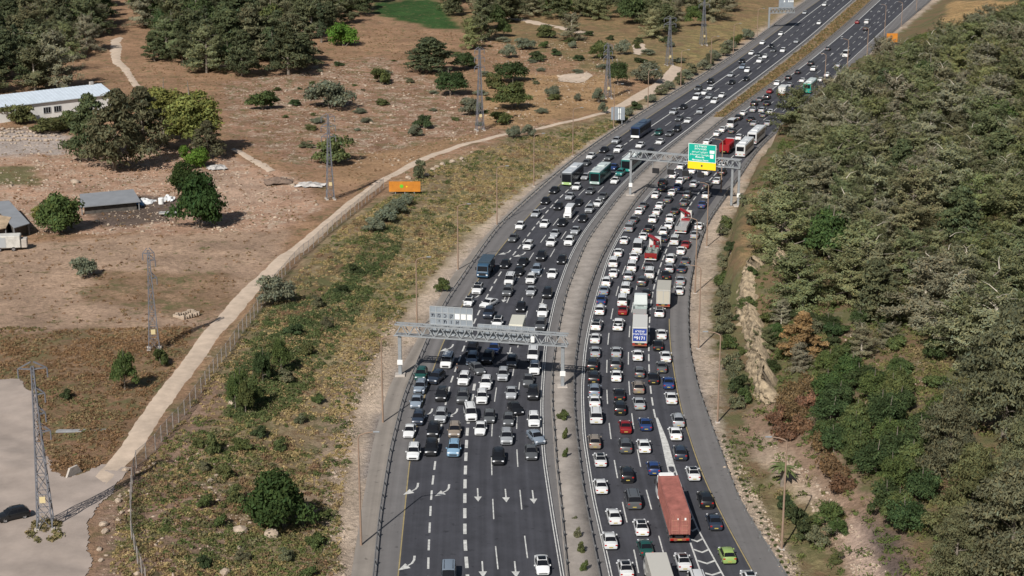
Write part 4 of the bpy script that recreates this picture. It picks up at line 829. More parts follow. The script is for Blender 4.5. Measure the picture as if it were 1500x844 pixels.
for c in list(KIDS[ft.name]):
    if c.name.startswith('loader_crane'): bpy.data.objects.remove(c)
ft.name = 'flatbed_truck'
tp = tipper((.27,.014,.018)); big(1066,213, tp, 'truck', '', False, label='red tipper truck beside the nearer white bus')
ct_ = container_truck(); pc = G(985.5, 739, 2.2); pa_, pb_ = G(993, 795, .3), G(962, 690, .3); ct_.location = (pc[0], pc[1], .005)
a_ = math.atan2(1, slope_at('B', pc[1])); ct_.rotation_euler = (0,0,a_); tag(ct_, 'long red container truck with a white cab beside the chevron island', 'truck', 'trucks and buses in the traffic')
# order the cars per lane and write their labels
LNM = {0:'median-side lane',1:'second lane from the median',2:'third lane from the median',3:'fourth lane from the median',4:'outermost lane'}
for lf in (True, False):
    for ln in range(5):
        g = sorted([v for v in VEH if v['left'] == lf and v['lane'] == ln], key=lambda v: v['p'][1])
        for i, v in enumerate(g):
            glass = ' with glass roof' if v['key'].endswith('+') else ''
            v['label'] = '%s %s%s, %s up the %s, %s carriageway' % (CN[v['col']], v['kind'], glass, ordn(i+1), LNM[ln], 'left' if lf else 'right')
PAR = []
def spawn(src, skip, color, parent=None):
    c = src.copy(); COL.objects.link(c)
    if parent: c.parent = parent
    c.color = (*color, 1)
    for k in KIDS[src.name]:
        if k.name.split('.')[0] not in skip: spawn(k, skip, color, c)
    return c
for v in VEH:
    jit = random.uniform(.88, 1.08); c = tuple(min(.82, q*jit) for q in CP[v['col']])
    r = spawn(PROTO[v['key']], ('wing_mirror','licence_plate','grille','roof_rail','underbody') if v['far'] else (), c)
    r.location = v['p']; r.rotation_euler = (0,0,v['hd']); sc_ = random.uniform(.91, .97); r.scale = (sc_, sc_, random.uniform(.92,.98))
    tag(r, v['label'], v['kind'].replace('SUV','car').replace('sedan','car').replace('hatchback','car'), 'cars queuing on the left carriageway' if v['left'] else 'cars queuing on the right carriageway')
p = Tp(19, 754, .6); r = spawn(PROTO['SUV'], (), CP['k']); r.scale = (.88,.88,.88); r.location = (p[0], p[1], hgt(p[0], p[1])+.07); r.rotation_euler = (0,0,R(212)); tag(r, 'black car parked alone on the gravel lot beside the pylon', 'car')
mo = moto(); p = G(956, 410, .6); mo.location = (p[0], p[1], .005); mo.rotation_euler = (0,0,R(80)); tag(mo, 'dark motorcycle filtering between lanes near the beige box truck', 'motorcycle')
# ------------------------------------------------------------------ people (skin-grown bodies)
def person(loc, rz, seated, label, shirt, trousers):
    if seated: J = [((0,0,.85),.15),((0,0,1.1),.15),((.06,0,1.38),.15),((.08,0,1.5),.06),((.12,0,1.66),.105),
      ((.08,.2,1.36),.065),((.26,.27,1.15),.05),((.48,.3,1.03),.04),((.08,-.2,1.36),.065),((.26,-.27,1.15),.05),((.48,-.3,1.03),.04),
      ((.0,.12,.84),.095),((.42,.24,.80),.075),((.25,.2,.38),.055),((.38,.2,.33),.04),((.0,-.12,.84),.095),((.42,-.24,.80),.075),((.25,-.2,.38),.055),((.38,-.2,.33),.04)]
    else: J = [((0,0,.93),.14),((0,0,1.15),.14),((0,0,1.4),.15),((0,0,1.53),.06),((.02,0,1.67),.105),
      ((0,.2,1.4),.062),((.02,.27,1.12),.048),((.14,.25,.88),.036),((0,-.2,1.4),.062),((-.02,-.27,1.12),.048),((.06,-.26,.86),.036),
      ((0,.11,.9),.095),((.08,.12,.5),.07),((.0,.13,.08),.05),((.14,.14,.04),.04),((0,-.11,.9),.095),((-.04,-.12,.5),.07),((-.12,-.13,.08),.05),((.02,-.14,.04),.04)]
    E_ = [(0,1),(1,2),(2,3),(3,4),(2,5),(5,6),(6,7),(2,8),(8,9),(9,10),(0,11),(11,12),(12,13),(13,14),(0,15),(15,16),(16,17),(17,18)]
    me = bpy.data.meshes.new('person'); me.from_pydata([j[0] for j in J], E_, []); o = bpy.data.objects.new('person', me); COL.objects.link(o)
    m = o.modifiers.new('s','SKIN'); 
    for i, j in enumerate(J): me.skin_vertices[0].data[i].radius = (j[1], j[1])
    me.skin_vertices[0].data[0].use_root = True
    m2 = o.modifiers.new('b','SUBSURF'); m2.levels = 1; bpy.context.view_layer.update()
    me2 = bpy.data.meshes.new_from_object(o.evaluated_get(bpy.context.evaluated_depsgraph_get())); o.modifiers.clear(); o.data = me2
    SK = mat('skin', (.42,.26,.18), .6); me2.materials.clear()
    for q in (shirt, trousers, SK, mat('dark_hair', (.02,.015,.012), .7)): me2.materials.append(q)
    for f in me2.polygons:
        c = f.center; arm = abs(c.y) > .235 and c.z < 1.22 and c.z > .8 and (not seated or c.x > .3)
        f.material_index = (3 if c.z > 1.70 or (c.z > 1.6 and c.x < J[4][0][0]-.02) else 2) if c.z > 1.52 else (2 if arm else (0 if c.z > (.93 if not seated else .9) else 1)); f.use_smooth = True
    o.location = loc; o.rotation_euler = (0,0,rz); tag(o, label, 'person'); return o
SH1 = mat('dark_shirt', (.03,.03,.04), .9); TR1 = mat('dark_trousers', (.025,.028,.04), .9); SH2 = mat('white_shirt', (.6,.6,.6), .9)
p = G(669.5, 547, 0); person((p[0], p[1], .005), R(200), False, 'person in dark clothes standing between the lanes below the big gantry', SH1, TR1)
person((mo.location.x, mo.location.y, .005), mo.rotation_euler.z, True, 'rider in dark clothes seated on the motorcycle near the beige box truck', SH2, TR1)

# ------------------------------------------------------------------ pylons
PYS = mat('pylon_steel', (.165,.172,.195), .55, metal=.2, noise=.15, nscale=1)
def pylon(base, top, arms, label, w0=2.2, turn=20):
    b, h = Th(base, top); r = empty('lattice_pylon', b, R(turn), label=label, cat='pylon', group='lattice power pylons west of the highway'); w1 = .30
    W = lambda z: (w0*(1-z/h)**1.25 + w1)/2; N = max(9, int(h/1.9)); zs = [h*(1-(1-i/N)**1.12) for i in range(N+1)]
    for sx, sy in ((1,1),(-1,1),(-1,-1),(1,-1)):
        m = MB()
        for a, c in zip(zs[:-1], zs[1:]): m.bar((sx*W(a),sy*W(a),a),(sx*W(c),sy*W(c),c),.13)
        m.build('leg', PYS, r)
        m = MB(); m.box(sx*W(0)-.3,sx*W(0)+.3,sy*W(0)-.3,sy*W(0)+.3,-.5,.25); m.build('footing', CONC, r)
    m = MB()
    for a, c in zip(zs[:-1], zs[1:]):
        for (sx,sy),(tx,ty) in (((1,1),(-1,1)),((-1,1),(-1,-1)),((-1,-1),(1,-1)),((1,-1),(1,1))):
            m.bar((sx*W(a),sy*W(a),a),(tx*W(c),ty*W(c),c),.065); m.bar((tx*W(a),ty*W(a),a),(sx*W(c),sy*W(c),c),.065); m.bar((sx*W(c),sy*W(c),c),(tx*W(c),ty*W(c),c),.07)
    m.build('bracing', PYS, r)
    for f, L_, sd in arms:
        z = h*f; m = MB(); w_ = W(z)
        for s_ in ((1,-1) if sd == 0 else (sd,)):
            for y in (-w_, w_): m.bar((s_*w_,y,z),(s_*L_,0,z+.1),.10); m.bar((s_*w_,y,z+.9),(s_*L_,0,z+.1),.09)
            for k in (.35,.65): m.bar((s_*(w_+(L_-w_)*k),-w_*(1-k),z),(s_*(w_+(L_-w_)*k),w_*(1-k),z+.03),.06)
        m.build('cross_arm', PYS, r)
        for s_ in ((1,-1) if sd == 0 else (sd,)):
            m = MB(); m.tube([(s_*L_,0,z+.05),(s_*L_,0,z-1.1)], [.09,.09], 6); m.build('insulator', PYS, r)
    m = MB(); m.box(-.35,.35,-W(h*.2)-.12,-W(h*.2)-.04,h*.17,h*.17+.8); m.build('warning_plate', mat('pale_plate',(.6,.5,.28),.6), r)
    return r
pylon((67,772),537,[(.985,1.7,0),(.83,1.2,1),(.71,1.1,1),(.60,1.5,1)],'tall lattice pylon on a weedy patch in the gravel lot',1.55,8)
pylon((226,512),367,[(.97,.9,0),(.90,1.0,1),(.72,1.1,1)],'lattice pylon in the dry field with a green bush at its foot',1.45,12)
pylon((484,292),168,[(.97,1.5,0),(.86,1.6,0),(.74,1.6,0)],'lattice pylon beside the rubble heap and fenced track',1.4,14)
pylon((703,191),71,[(.98,1.3,0),(.88,1.4,0),(.77,1.4,0)],'lattice pylon on the rocky slope between dark round shrubs',1.7,16)
pylon((890,144),65,[(.97,1.3,0),(.86,1.4,0),(.75,1.4,0)],'lattice pylon above the last stretch of the pale track',1.6,18)
pylon((980,96),25,[(.97,2.2,0),(.85,2.2,0)],'lattice pylon between roadside bushes and the pine band, far middle',1.8,18)
pylon((1030,66),-4,[(.96,2.2,0),(.84,2.2,0)],'lattice pylon rising past the top edge left of the far gantry',1.8,20)

# ------------------------------------------------------------------ fence along the track
FPOST = mat('fence_post', (.30,.27,.25), .8)
def fence(P, label, hgt_=2.3, sp=3.1):
    W = [Vector(Tp(*p)) for p in P]; pts = []
    for a, b in zip(W[:-1], W[1:]):
        n = max(1, round((b-a).xy.length/sp)); pts += [a.lerp(b, i/n) for i in range(n)]
    pts.append(W[-1]); pts = [Vector((p.x, p.y, float(hgt(p.x, p.y)))) for p in pts]; o = pts[0].copy()
    r = empty('chain_link_fence', o, label=label, cat='fence'); m = MB(); wr_ = MB(); rest = MB()
    for i, p in enumerate(pts):
        q = p - o
        if i < 95: k = MB(); k.box(-.055,.055,-.055,.055,-.2,hgt_+.1); k.build('post', FPOST, r, q)
        else: rest.box(q.x-.08,q.x+.08,q.y-.08,q.y+.08,q.z-.2,q.z+hgt_+.1)
    if rest.v: tag(rest.build('post', FPOST, r), kind='stuff')
    for a, b in zip(pts[:-1], pts[1:]):
        a, b = a-o, b-o
        m.add([a+Vector((0,0,.05)), b+Vector((0,0,.05)), b+Vector((0,0,hgt_)), a+Vector((0,0,hgt_))], [(0,1,2,3)])
        for z in (.1, hgt_*.5, hgt_): wr_.bar(a+Vector((0,0,z)), b+Vector((0,0,z)), .03)
    m.build('mesh_panel', mat('wire_mesh', (.13,.125,.12), .7, metal=.2, alpha=.26), r); wr_.build('rail_wire', DSTEEL, r)
fence([(562,276),(545,290),(520,312),(480,344),(445,374),(418,403),(388,444),(356,487),(325,532),(295,576),(262,620),(228,660),(200,684)],'chain-link fence with concrete posts along the dirt track')
fence([(200,686),(194,710),(192,745),(193,790),(202,828),(214,860)],'wire fence running down the bushy slope from the track junction')

# ------------------------------------------------------------------ vegetation
def leafquads(C, N_, size, r, flat=.75, el=1.0):
    n = len(C); a = r.normal(size=(n,3)); a /= np.linalg.norm(a, axis=1)[:,None]; nn = N_*(.9) + a*flat; nn /= np.linalg.norm(nn, axis=1)[:,None]
    t = np.cross(nn, r.normal(size=(n,3))); t /= np.linalg.norm(t, axis=1)[:,None]; b = np.cross(nn, t); s = size*r.uniform(.6,1.35,(n,1))
    V = np.stack([C - t*s*el - b*s*.45, C + t*s*el*.9 - b*s*.5, C + t*s*el + b*s*.5, C - t*s*el*.8 + b*s*.45], 1).reshape(-1,3)
    return V, np.arange(n*4).reshape(-1,4)
def puffs(P, Rr, M, size, r, fl=.62, el=1.0, dark=.25):
    Vs=[]; Cs=[]; Ns=[]
    for (p, rad) in zip(P, Rr):
        d = r.normal(size=(M,3)); d /= np.linalg.norm(d, axis=1)[:,None]; d[:,2] = np.where(d[:,2] < -.25, -d[:,2]*.6, d[:,2]); rr = rad*r.uniform(.55,1.08,(M,1))
        Vs.append(p + d*rr*np.array([1,1,fl])); Ns.append(d); Cs.append(np.full(M, r.uniform(.72,1.28)) * r.uniform(.8,1.2,M))
    C = np.concatenate(Vs); N_ = np.concatenate(Ns); T = np.concatenate(Cs); V, F = leafquads(C, N_, size, r, el=el); return V, F, np.repeat(T, 4)
def foliage(name, rgb, objrand=.16):
    if name in MATS: return MATS[name]
    m = mat(name, rgb, .9, spec=.08, attr='Col', objrand=objrand); t = m.node_tree; b = t.nodes['Principled BSDF']; src = b.inputs['Base Color'].links[0].from_socket
    vs_ = t.nodes.new('ShaderNodeVectorMath'); vs_.operation = 'SCALE'; vs_.inputs['Scale'].default_value = 1.30; t.links.new(src, vs_.inputs[0]); t.links.new(vs_.outputs[0], b.inputs['Base Color']); src = vs_.outputs[0]
    tl = t.nodes.new('ShaderNodeBsdfTranslucent'); mx = t.nodes.new('ShaderNodeMixShader'); mx.inputs[0].default_value = .28; t.links.new(src, tl.inputs['Color'])
    t.links.new(b.outputs[0], mx.inputs[1]); t.links.new(tl.outputs[0], mx.inputs[2]); t.links.new(mx.outputs[0], t.nodes['Material Output'].inputs['Surface']); return m
FOL = foliage('leaf_foliage', (1,1,1))
def tree_proto(name, kind, seed, H_, Rd, rgb, trunk_h=None, npf=34, M=85, leaf=.24, bark=None):
    r = np.random.default_rng(seed); root = empty(name); P = []; RR = []; br = MB(); lean = r.normal(size=2)*.04*H_
    for i in range(npf):
        if kind == 'pine':
            t = (i+.5)/npf; z = H_*(.10 + .88*t); rad = Rd*(1-t**1.7)**.8*(.45+.7*r.random()); a = i*2.4 + r.normal()*.5; q = rad*r.uniform(.25,1)**.6
            P.append((math.cos(a)*q + lean[0]*t, math.sin(a)*q + lean[1]*t, z + q*.08)); RR.append(Rd*(.20+.16*(1-t))*r.uniform(.75,1.3))
        elif kind == 'broad':
            u = r.normal(size=3); u /= np.linalg.norm(u); u[2] = abs(u[2])*1.25 - .55; k = r.uniform(.35,.8)
            P.append((u[0]*Rd*k, u[1]*Rd*k, H_*(.46 + .50*u[2]*k*1.15))); RR.append(Rd*r.uniform(.24,.44))
        elif kind == 'bush':
            u = r.normal(size=3); u /= np.linalg.norm(u); k = r.uniform(.3,.78)
            P.append((u[0]*Rd*k, u[1]*Rd*k, H_*(.10+.66*abs(u[2])*k*1.3+.1*k))); RR.append(min(Rd,H_)*r.uniform(.28,.42))
        elif kind == 'column':
            t = (i+.5)/npf; P.append((r.normal()*Rd*.3, r.normal()*Rd*.3, H_*(.15+.8*t))); RR.append(Rd*(1-.6*t)*r.uniform(.6,1))
    if kind == 'branchy':
        Cs = []; Ns = []; Ts = []
        for i in range(npf):
            t = float(np.clip((i+.5)/npf + r.normal()*.035, .01, .99)); z = H_*(.10 + .82*t); L_ = Rd*(max(0, 1-t**2.2))**.62*r.uniform(.38,1.15)+.35; a = i*2.4+r.normal()*.7; e = .02+.75*t+r.normal()*.20
            m_ = int(M*(.35+.65*L_/Rd)); s_ = r.uniform(.15,1.05,m_)**.7; ca_, sa_ = math.cos(a), math.sin(a); bl = (.22+.34*np.sqrt(np.clip(s_*(1.3-s_),0,1)))*(.5+Rd*.13); lat = r.normal(size=m_)*bl*.85; up = r.normal(size=m_)*bl*.42
            rr = L_*s_; zz = z + rr*math.tan(min(e,1.0))*.8*s_ - .10*rr + up
            Cs.append(np.stack([ca_*rr - sa_*lat + lean[0]*t, sa_*rr + ca_*lat + lean[1]*t, zz], 1)); n_ = np.stack([ca_*np.full(m_,.6), sa_*np.full(m_,.6), np.full(m_,.7)],1); Ns.append(n_); Ts.append(r.uniform(.82,1.18)*r.uniform(.85,1.15,m_))
            P.append((ca_*L_+lean[0]*t, sa_*L_+lean[1]*t, z+L_*math.tan(e)*.7)); RR.append(.1)
        P = np.array(P); C_ = np.concatenate(Cs); V, F = leafquads(C_, np.concatenate(Ns), leaf, r, flat=.5, el=1.6); T = np.repeat(np.concatenate(Ts), 4)
    else:
        P = np.array(P); V, F, T = puffs(P, RR, M, leaf, r, fl=.55 if kind == 'pine' else .85, el=1.3 if kind == 'pine' else 1.0)
    V[:,2] = np.maximum(V[:,2], .02)
    warm = r.normal(size=len(T)//4).repeat(4)*.06; hg = .86 + .28*(V[:,2]/H_)
    col = np.stack([rgb[0]*T*(1+warm), rgb[1]*T, rgb[2]*T*(1-warm)], 1)
    cr = npmesh('crown', V, F, FOL, root, col=np.clip(col, 0, 1))
    if kind in ('pine','broad','column','branchy'):
        br.tube([(0,0,-.4),(lean[0]*.2,lean[1]*.2,H_*.3),(lean[0]*.6,lean[1]*.6,H_*.62),(lean[0],lean[1],H_*.95)], [H_*.024+.05,H_*.019+.04,H_*.011+.02,.03], 7)
        for i in range(0, npf, 2):
            p = P[i]; z0 = max(H_*.2, p[2]-H_*.10 - .3*math.hypot(p[0],p[1])*.3); t = z0/H_
            kq = .78 if kind == 'branchy' else 1.0; br.tube([(lean[0]*t,lean[1]*t,z0),(p[0]*.5*kq,p[1]*.5*kq,(z0+p[2])/2+.1),(p[0]*kq,p[1]*kq,z0+(p[2]-z0)*kq)], [.07,.04,.015], 4, cap=False)
    else:
        for i in range(4): p = P[i*3 % len(P)]; br.tube([(p[0]*.1,p[1]*.1,-.2),(p[0]*.8,p[1]*.8,p[2])], [.07,.03], 4, cap=False)
    br.build('trunk', bark or (PALEBARK if kind == 'branchy' and seed % 2 == 0 else BARK), root); reg(root); root['H'] = H_; root['R'] = Rd; return root
PINEC = (.150,.150,.078); PINED = (.098,.108,.062); GREEN = (.060,.092,.030); OLIVE = (.125,.132,.085)
TP = {
 'pine': [tree_proto('pine_tree','branchy',s,9.5,4.2,c,npf=70,M=165,leaf=.105) for s, c in ((1,(.162,.164,.086)),(2,(.172,.170,.100)),(3,(.145,.154,.074)),(4,(.184,.176,.118)),(5,(.155,.168,.074)),(6,(.170,.163,.104)),(7,(.132,.146,.072)))],
 'dpine': [tree_proto('pine_tree','pine',s,9.5,4.0,c,npf=54,M=120,leaf=.17) for s, c in ((11,(.080,.090,.048)),(12,(.064,.076,.040)),(13,(.096,.100,.056)),(14,(.072,.086,.042)))] + [tree_proto('pine_tree','branchy',s,9.5,4.2,c,npf=66,M=130,leaf=.14) for s, c in ((15,(.088,.098,.050)),(16,(.102,.108,.058)))],
 'bigpine': [tree_proto('pine_tree','pine',s,13,6.5,c,npf=64,M=330,leaf=.15) for s, c in ((17,(.112,.118,.062)),(18,(.100,.112,.050)),(19,(.120,.118,.070)))],
 'oak': [tree_proto('oak_tree','broad',s,6.0,3.4,c,npf=34,M=170,leaf=.15) for s, c in ((21,(.060,.088,.030)),(22,(.050,.074,.030)),(23,(.076,.096,.036)))],
 'bush': [tree_proto('shrub','bush',s,2.3,1.7,c,npf=16,M=150,leaf=.11) for s, c in ((31,(.066,.086,.032)),(32,(.085,.098,.040)),(33,(.052,.070,.032)),(34,(.105,.108,.062)))],
 'big': [tree_proto('broadleaf_tree','broad',s,8.0,4.2,c,npf=46,M=240,leaf=.15) for s, c in ((41,(.042,.070,.022)),(42,(.052,.080,.028)))],
 'olive': [tree_proto('olive_tree','bush',51,3.0,2.2,(.115,.125,.085),npf=20,M=170,leaf=.11)],
 'round': [tree_proto('broadleaf_tree','bush',s,5,3.4,c,npf=40,M=200,leaf=.15) for s, c in ((101,(.040,.066,.022)),(102,(.055,.082,.028)))],
 'euca': [tree_proto('light_green_tree','broad',61,10,3.6,(.135,.150,.046),npf=48,M=240,leaf=.15)],
 'bright': [tree_proto('shrub','bush',71,3.5,3.2,(.095,.155,.028),npf=24,M=200,leaf=.14)],
 'dead': [tree_proto('dead_pine','pine',81,8.0,3.2,(.215,.125,.068),npf=44,M=150,leaf=.15)],
 'brown': [tree_proto('dead_shrub','bush',83,2.4,2.2,(.165,.105,.060),npf=18,M=120,leaf=.13)],
 'cypress': [tree_proto('cypress_tree','column',91,12,1.6,(.060,.075,.042),npf=22,M=90,leaf=.22)],
}
def put(kind, p, h=None, rad=None, label=None, cat='tree', group=None, i=None):
    L = TP[kind]; src = L[i % len(L)] if i is not None else random.choice(L)
    o = spawn(src, (), (1,1,1)); H0, R0 = src['H'], src['R']; sz = (h or H0)/H0; sx = (rad or R0*sz)/R0
    o.location = (p[0], p[1], p[2] - .1); o.scale = (sx, sx*random.uniform(.9,1.1), sz); o.rotation_euler = (0,0,random.uniform(0,6.28))
    del o['H']; del o['R']
    tag(o, label, cat, group); return o
def pput(kind, px, py, wpx, hpx, label, cat='tree', group=None, i=None):
    p = Tp(px, py); dep = p[1]*ct - (p[2]-CH)*st; s_ = FOC/dep; put(kind, p, hpx/s_/.97, wpx/s_/2, label, cat, group, i)
# lone trees and shrubs left of the highway
pput('dpine',133,232,80,92,'grey-green pine right of the white building, in front of its wall')
pput('dpine',168,250,96,118,'largest dark pine in the clump beside the white building')
pput('dpine',212,222,80,95,'dark pine in the middle of the clump right of the white building')
pput('euca',240,206,76,96,'light green tree at the back of the clump beside the white building')
pput('euca',286,226,92,112,'tall yellow-green tree at the right end of the clump')
pput('dpine',305,232,50,56,'dark low tree at the shaded right foot of the clump')
pput('bright',283,245,50,36,'bright green shrub at the foot of the tree clump','shrub')
pput('round',272,278,54,44,'small dark tree just behind the round tree in the yard')
pput('round',290,333,78,84,'dense round dark tree beside the scrap yard')
pput('round',86,340,78,68,'broad green tree left of the flat grey shed roof')
pput('euca',62,330,34,38,'small pale green tree between the two sheds')
pput('olive',123,405,42,36,'lone grey olive tree on the pale dry field','tree')
pput('olive',402,444,64,50,'grey-green bush at the fence beside the dirt track','shrub')
pput('bush',28,180,54,30,'green shrub against the wall of the white building','shrub')
pput('bush',72,194,60,24,'low green hedge right of the white building shrub','shrub')
pput('bush',105,190,48,30,'green hedge shrub at the foot of the dark pines','shrub')
pput('round',410,775,104,94,'big green tree on the lower slope near the white rock')
pput('bush',312,665,26,34,'small dark bushy tree above the middle of the lower slope','shrub')
pput('oak',183,572,40,68,'young thin tree in the weeds right of the tall pylon')
pput('bush',238,535,30,32,'green bush at the foot of the field pylon','shrub')
pput('bush',97,585,22,20,'small green bush near the tall pylon arms','shrub')
pput('bush',648,428,22,26,'conical green shrub on the sand left of the truck queue','shrub')
pput('bush',614,262,28,30,'grey bush at the bend of the fenced track','shrub')
for k, (x, y) in enumerate(((345,600),(360,606),(372,596),(352,590),(385,560),(412,545))): pput('oak',x,y,30,58,'pale-stemmed sapling in the green slope thicket',group='saplings on the green slope')
FS = [(385,160,46,34,'bush','dark round shrub right of the rocky pine edge'),(432,155,20,13,'bush','small dark shrub beside the dark round one'),(482,158,76,48,'olive','wide grey thicket on the rocky slope'),(560,122,40,27,'bush','dark shrub alone on the red rocky slope'),(502,68,56,40,'bright','bright green round tree below the pines'),(490,240,64,44,'bush','dark round shrub beside the rubble pylon'),(620,188,34,24,'bush','green shrub on the grassy slope above the bend'),(608,200,24,22,'olive','grey shrub touching the green one above the bend'),(630,106,86,50,'dpine','wide grey pine on the middle slope'),(660,140,52,42,'oak','dark round tree below the wide grey pine'),(680,102,36,30,'oak','dark tree at the right end of the wide grey pine'),(750,160,60,46,'oak','large dark round shrub right of the slope pylon'),(748,120,56,34,'oak','dark shrub behind the large round one'),(724,130,34,26,'bush','dark shrub joining the two round ones'),(735,180,42,20,'bush','low dark shrub in front of the large round one'),(690,168,38,30,'olive','grey shrub at the foot of the slope pylon'),(753,202,24,22,'olive','left of two small shrubs by the pale track'),(774,200,22,22,'olive','right of two small shrubs by the pale track'),(788,90,32,18,'bush','low dark shrub behind the stone ruin'),(810,142,26,20,'olive','small grey bush with a shadow on the straw slope'),(745,85,24,24,'olive','grey bush left of the low dark shrub'),(738,54,24,30,'oak','dark small tree on the far field edge'),(705,60,52,66,'dpine','tall dark pine at the green field corner'),(690,72,40,46,'pine','pale pine beside the tall dark one at the field corner'),(768,72,36,20,'olive','bare grey tree on the far field'),(948,122,46,36,'olive','round grey tree above the pale track end'),(905,125,34,42,'oak','dark tree right of the track pylon'),(880,86,40,30,'oak','dark tree on the middle far slope'),(912,80,26,26,'olive','grey tree beside the far dirt clearing'),(838,60,40,40,'pine','pale pine on the far slope'),(800,55,36,20,'bush','low thicket on the far slope'),(876,150,18,26,'olive','thin bush at the last stretch of track'),(883,166,16,20,'olive','small bush on the track edge'),(846,148,12,14,'olive','tiny bush on the straw slope')]
for x, y, w_, h_, k, l in FS: pput(k, x, y, w_, h_, l, 'shrub' if k in ('bush','olive') else 'tree')
for k, y in enumerate((178,170,160,150,139,131,124,117,110,103,96,89,82,74,66,58)):
    x = float(np.interp(y, [54,97,144,184], [1113,1054,976,913])) - 13 - (k % 3)*3; pput('olive' if k % 2 else 'bush', x, y, 22, 15 if y > 125 else 19, 'grey-green bush growing along the guard rail beside the track end', 'shrub', 'bushes along the upper left guard rail')
for k, (x, y, w_, h_) in enumerate(((300,742,30,24),(322,770,26,22),(345,735,34,26),(330,700,30,24),(300,690,22,18),(352,660,34,22),(380,640,30,20),(290,655,22,18),(460,800,34,24),(475,760,24,18),(452,845,30,22),(420,820,30,20),(300,830,28,22),(355,820,26,18),(410,660,24,18),(440,620,22,16),(465,590,22,16),(420,560,30,22),(450,520,26,20),(480,480,24,18),(405,520,34,26),(385,545,30,24),(430,490,30,22),(465,450,28,20),(500,430,26,18),(520,400,26,18))): pput('bush', x, y, w_, h_, 'green shrub among the dry grass of the slope left of the highway', 'shrub', 'shrubs on the slope left of the highway')
for k, (x, y, w_, h_) in enumerate(((548,338,36,24),(565,325,38,26),(580,312,34,24),(594,300,26,20))): pput('olive', x, y, w_, h_, 'grey-green bush in the row below the orange board', 'shrub', 'bush row below the orange board')
for k, (x, y, w_, h_) in enumerate(((1102,402,22,16),(1098,440,20,15),(1100,470,22,16),(1104,505,24,18),(1108,535,24,18),(1086,520,16,16),(1078,470,13,14))): pput('bush', x, y, w_, h_, 'small green bush growing on the rock cliff', 'shrub', 'bushes on the rock cliff')
for k in range(26):
    t_ = k/25; yv = 640 + 200*t_; xv = float(np.interp(yv, [640,674,722,789,844], [1060,1072,1092,1130,1157])) + random.uniform(-3,3); pput('bush', xv, yv, 8, 5, 'tiny dark weed on the pale stony verge', 'shrub', 'weeds on the stony right verge')
# median plants
for x, y, w_, h_, l in ((824,616,20,20,'green bush in the narrow median just below the gantry post'),(827,645,12,24,'tall weed clump in the middle of the narrow median'),(828,672,10,22,'green weed clump at the lower end of the upper median row'),(842,762,10,8,'small brown shrub on the median paving'),(846,790,12,22,'upper of the weed clumps at the bottom median'),(851,812,14,24,'middle weed clump at the bottom median'),(855,838,16,24,'lowest weed clump at the bottom median')): pput('bush', x, y, w_, h_, l, 'shrub')
# forests
def scatter(poly, sp, seed):
    r = np.random.default_rng(seed); out = []
    for yy in np.arange(172, 1150, sp):
        for xx in np.arange(-260, 330, sp):
            x = xx + r.uniform(-.42,.42)*sp + (sp/2 if int(yy/sp) % 2 else 0); y = yy + r.uniform(-.42,.42)*sp; z = float(hgt(x, y)); u, v = proj(x, y, z)
            if inpoly(np.array([float(u)]), np.array([float(v)]), poly)[0]: out.append((x, y, z, float(u), float(v)))
    return out
def clear_right(x, y, m): return x > float(lx('SAR', y)) + m
PZ = [(1120,250),(1128,212),(1145,180),(1200,150),(1262,104),(1330,60),(1380,45),(1560,-20),(1560,570),(1400,540),(1330,490),(1250,470),(1160,455),(1090,440),(1085,330)]
def outline_ok(q, h=9.4, rad=4.2):
    s_ = KS*(q[4]-HZ)*.97; vm = q[4]-h*.5*s_; ul = q[3]-rad*s_*.9
    return ul > np.interp(vm, [40,60,100,125,140,150,200,260,330,420], [1320,1285,1258,1205,1160,1136,1126,1112,1106,1088]) and q[4]-h*s_ > np.interp(q[3], [1130,1160,1200,1230,1270,1300,1340,1400,1500], [140,137,136,118,92,76,62,34,0])
PF = [q for q in scatter(PZ, 8.3, 5) if clear_right(q[0], q[1], 4) and outline_ok(q)]
PF.sort(key=lambda q: q[1])
print('forest pines', len(PF))
for k, q in enumerate(PF[:200]):
    s_ = random.uniform(.72,1.22) * (1.1 if q[4] < 200 else 1.0); kd = 'pine' if random.random() < .88 else ('oak' if random.random() < .5 else 'dpine')
    edge = q[3] - np.interp(q[4], [60,100,150,200,260,330,420,450], [1320,1258,1146,1128,1118,1112,1092,1092])
    where = ('along the forest edge facing the highway' if edge < 55 else 'in the upper part of the right forest' if q[4] < 170 else 'near the right edge of the photo' if q[3] > 1400 else 'in the sparse forest margin above the cliff' if q[4] > 380 else 'in the middle of the right forest')
    size = 'tall' if s_ > 1.1 else ('small' if s_ < .85 else 'middle-sized')
    put(kd, q[:3], 10.2*s_, 5.1*s_*random.uniform(.85,1.15), size + ' grey-green pine ' + where if kd != 'oak' else 'dark green oak among the forest pines right of the highway', 'tree', 'forest pines on the right hill' if kd != 'oak' else 'oaks among the forest pines')
for x, y, w_, h_, l in ((1470,640,150,190,'huge grey pine high at the right edge of the photo'),(1390,700,110,130,'big grey pine left of the huge one at the right edge'),(1420,790,120,140,'big grey pine in the lower right corner group'),(1480,850,150,180,'lowest big pine in the bottom right corner'),(1500,740,110,140,'grey pine cut by the right edge of the photo'),(1400,850,90,110,'grey pine at the foot of the lower right group')): pput('bigpine', x, y, w_, h_, l)
pput('dead',1172,522,66,66,'reddish-brown dead pine standing above the rock cliff')
for k, (x, y) in enumerate(((1150,600),(1165,615),(1140,622),(1160,585),(1172,634),(1185,600),(1150,645),(1225,700),(1215,690),(1180,575),(1232,720),(1205,660))): pput('brown', x, y, 44, 30, 'brown dead brush in the gully below the dead pine', 'shrub', 'dead brush in the gully')
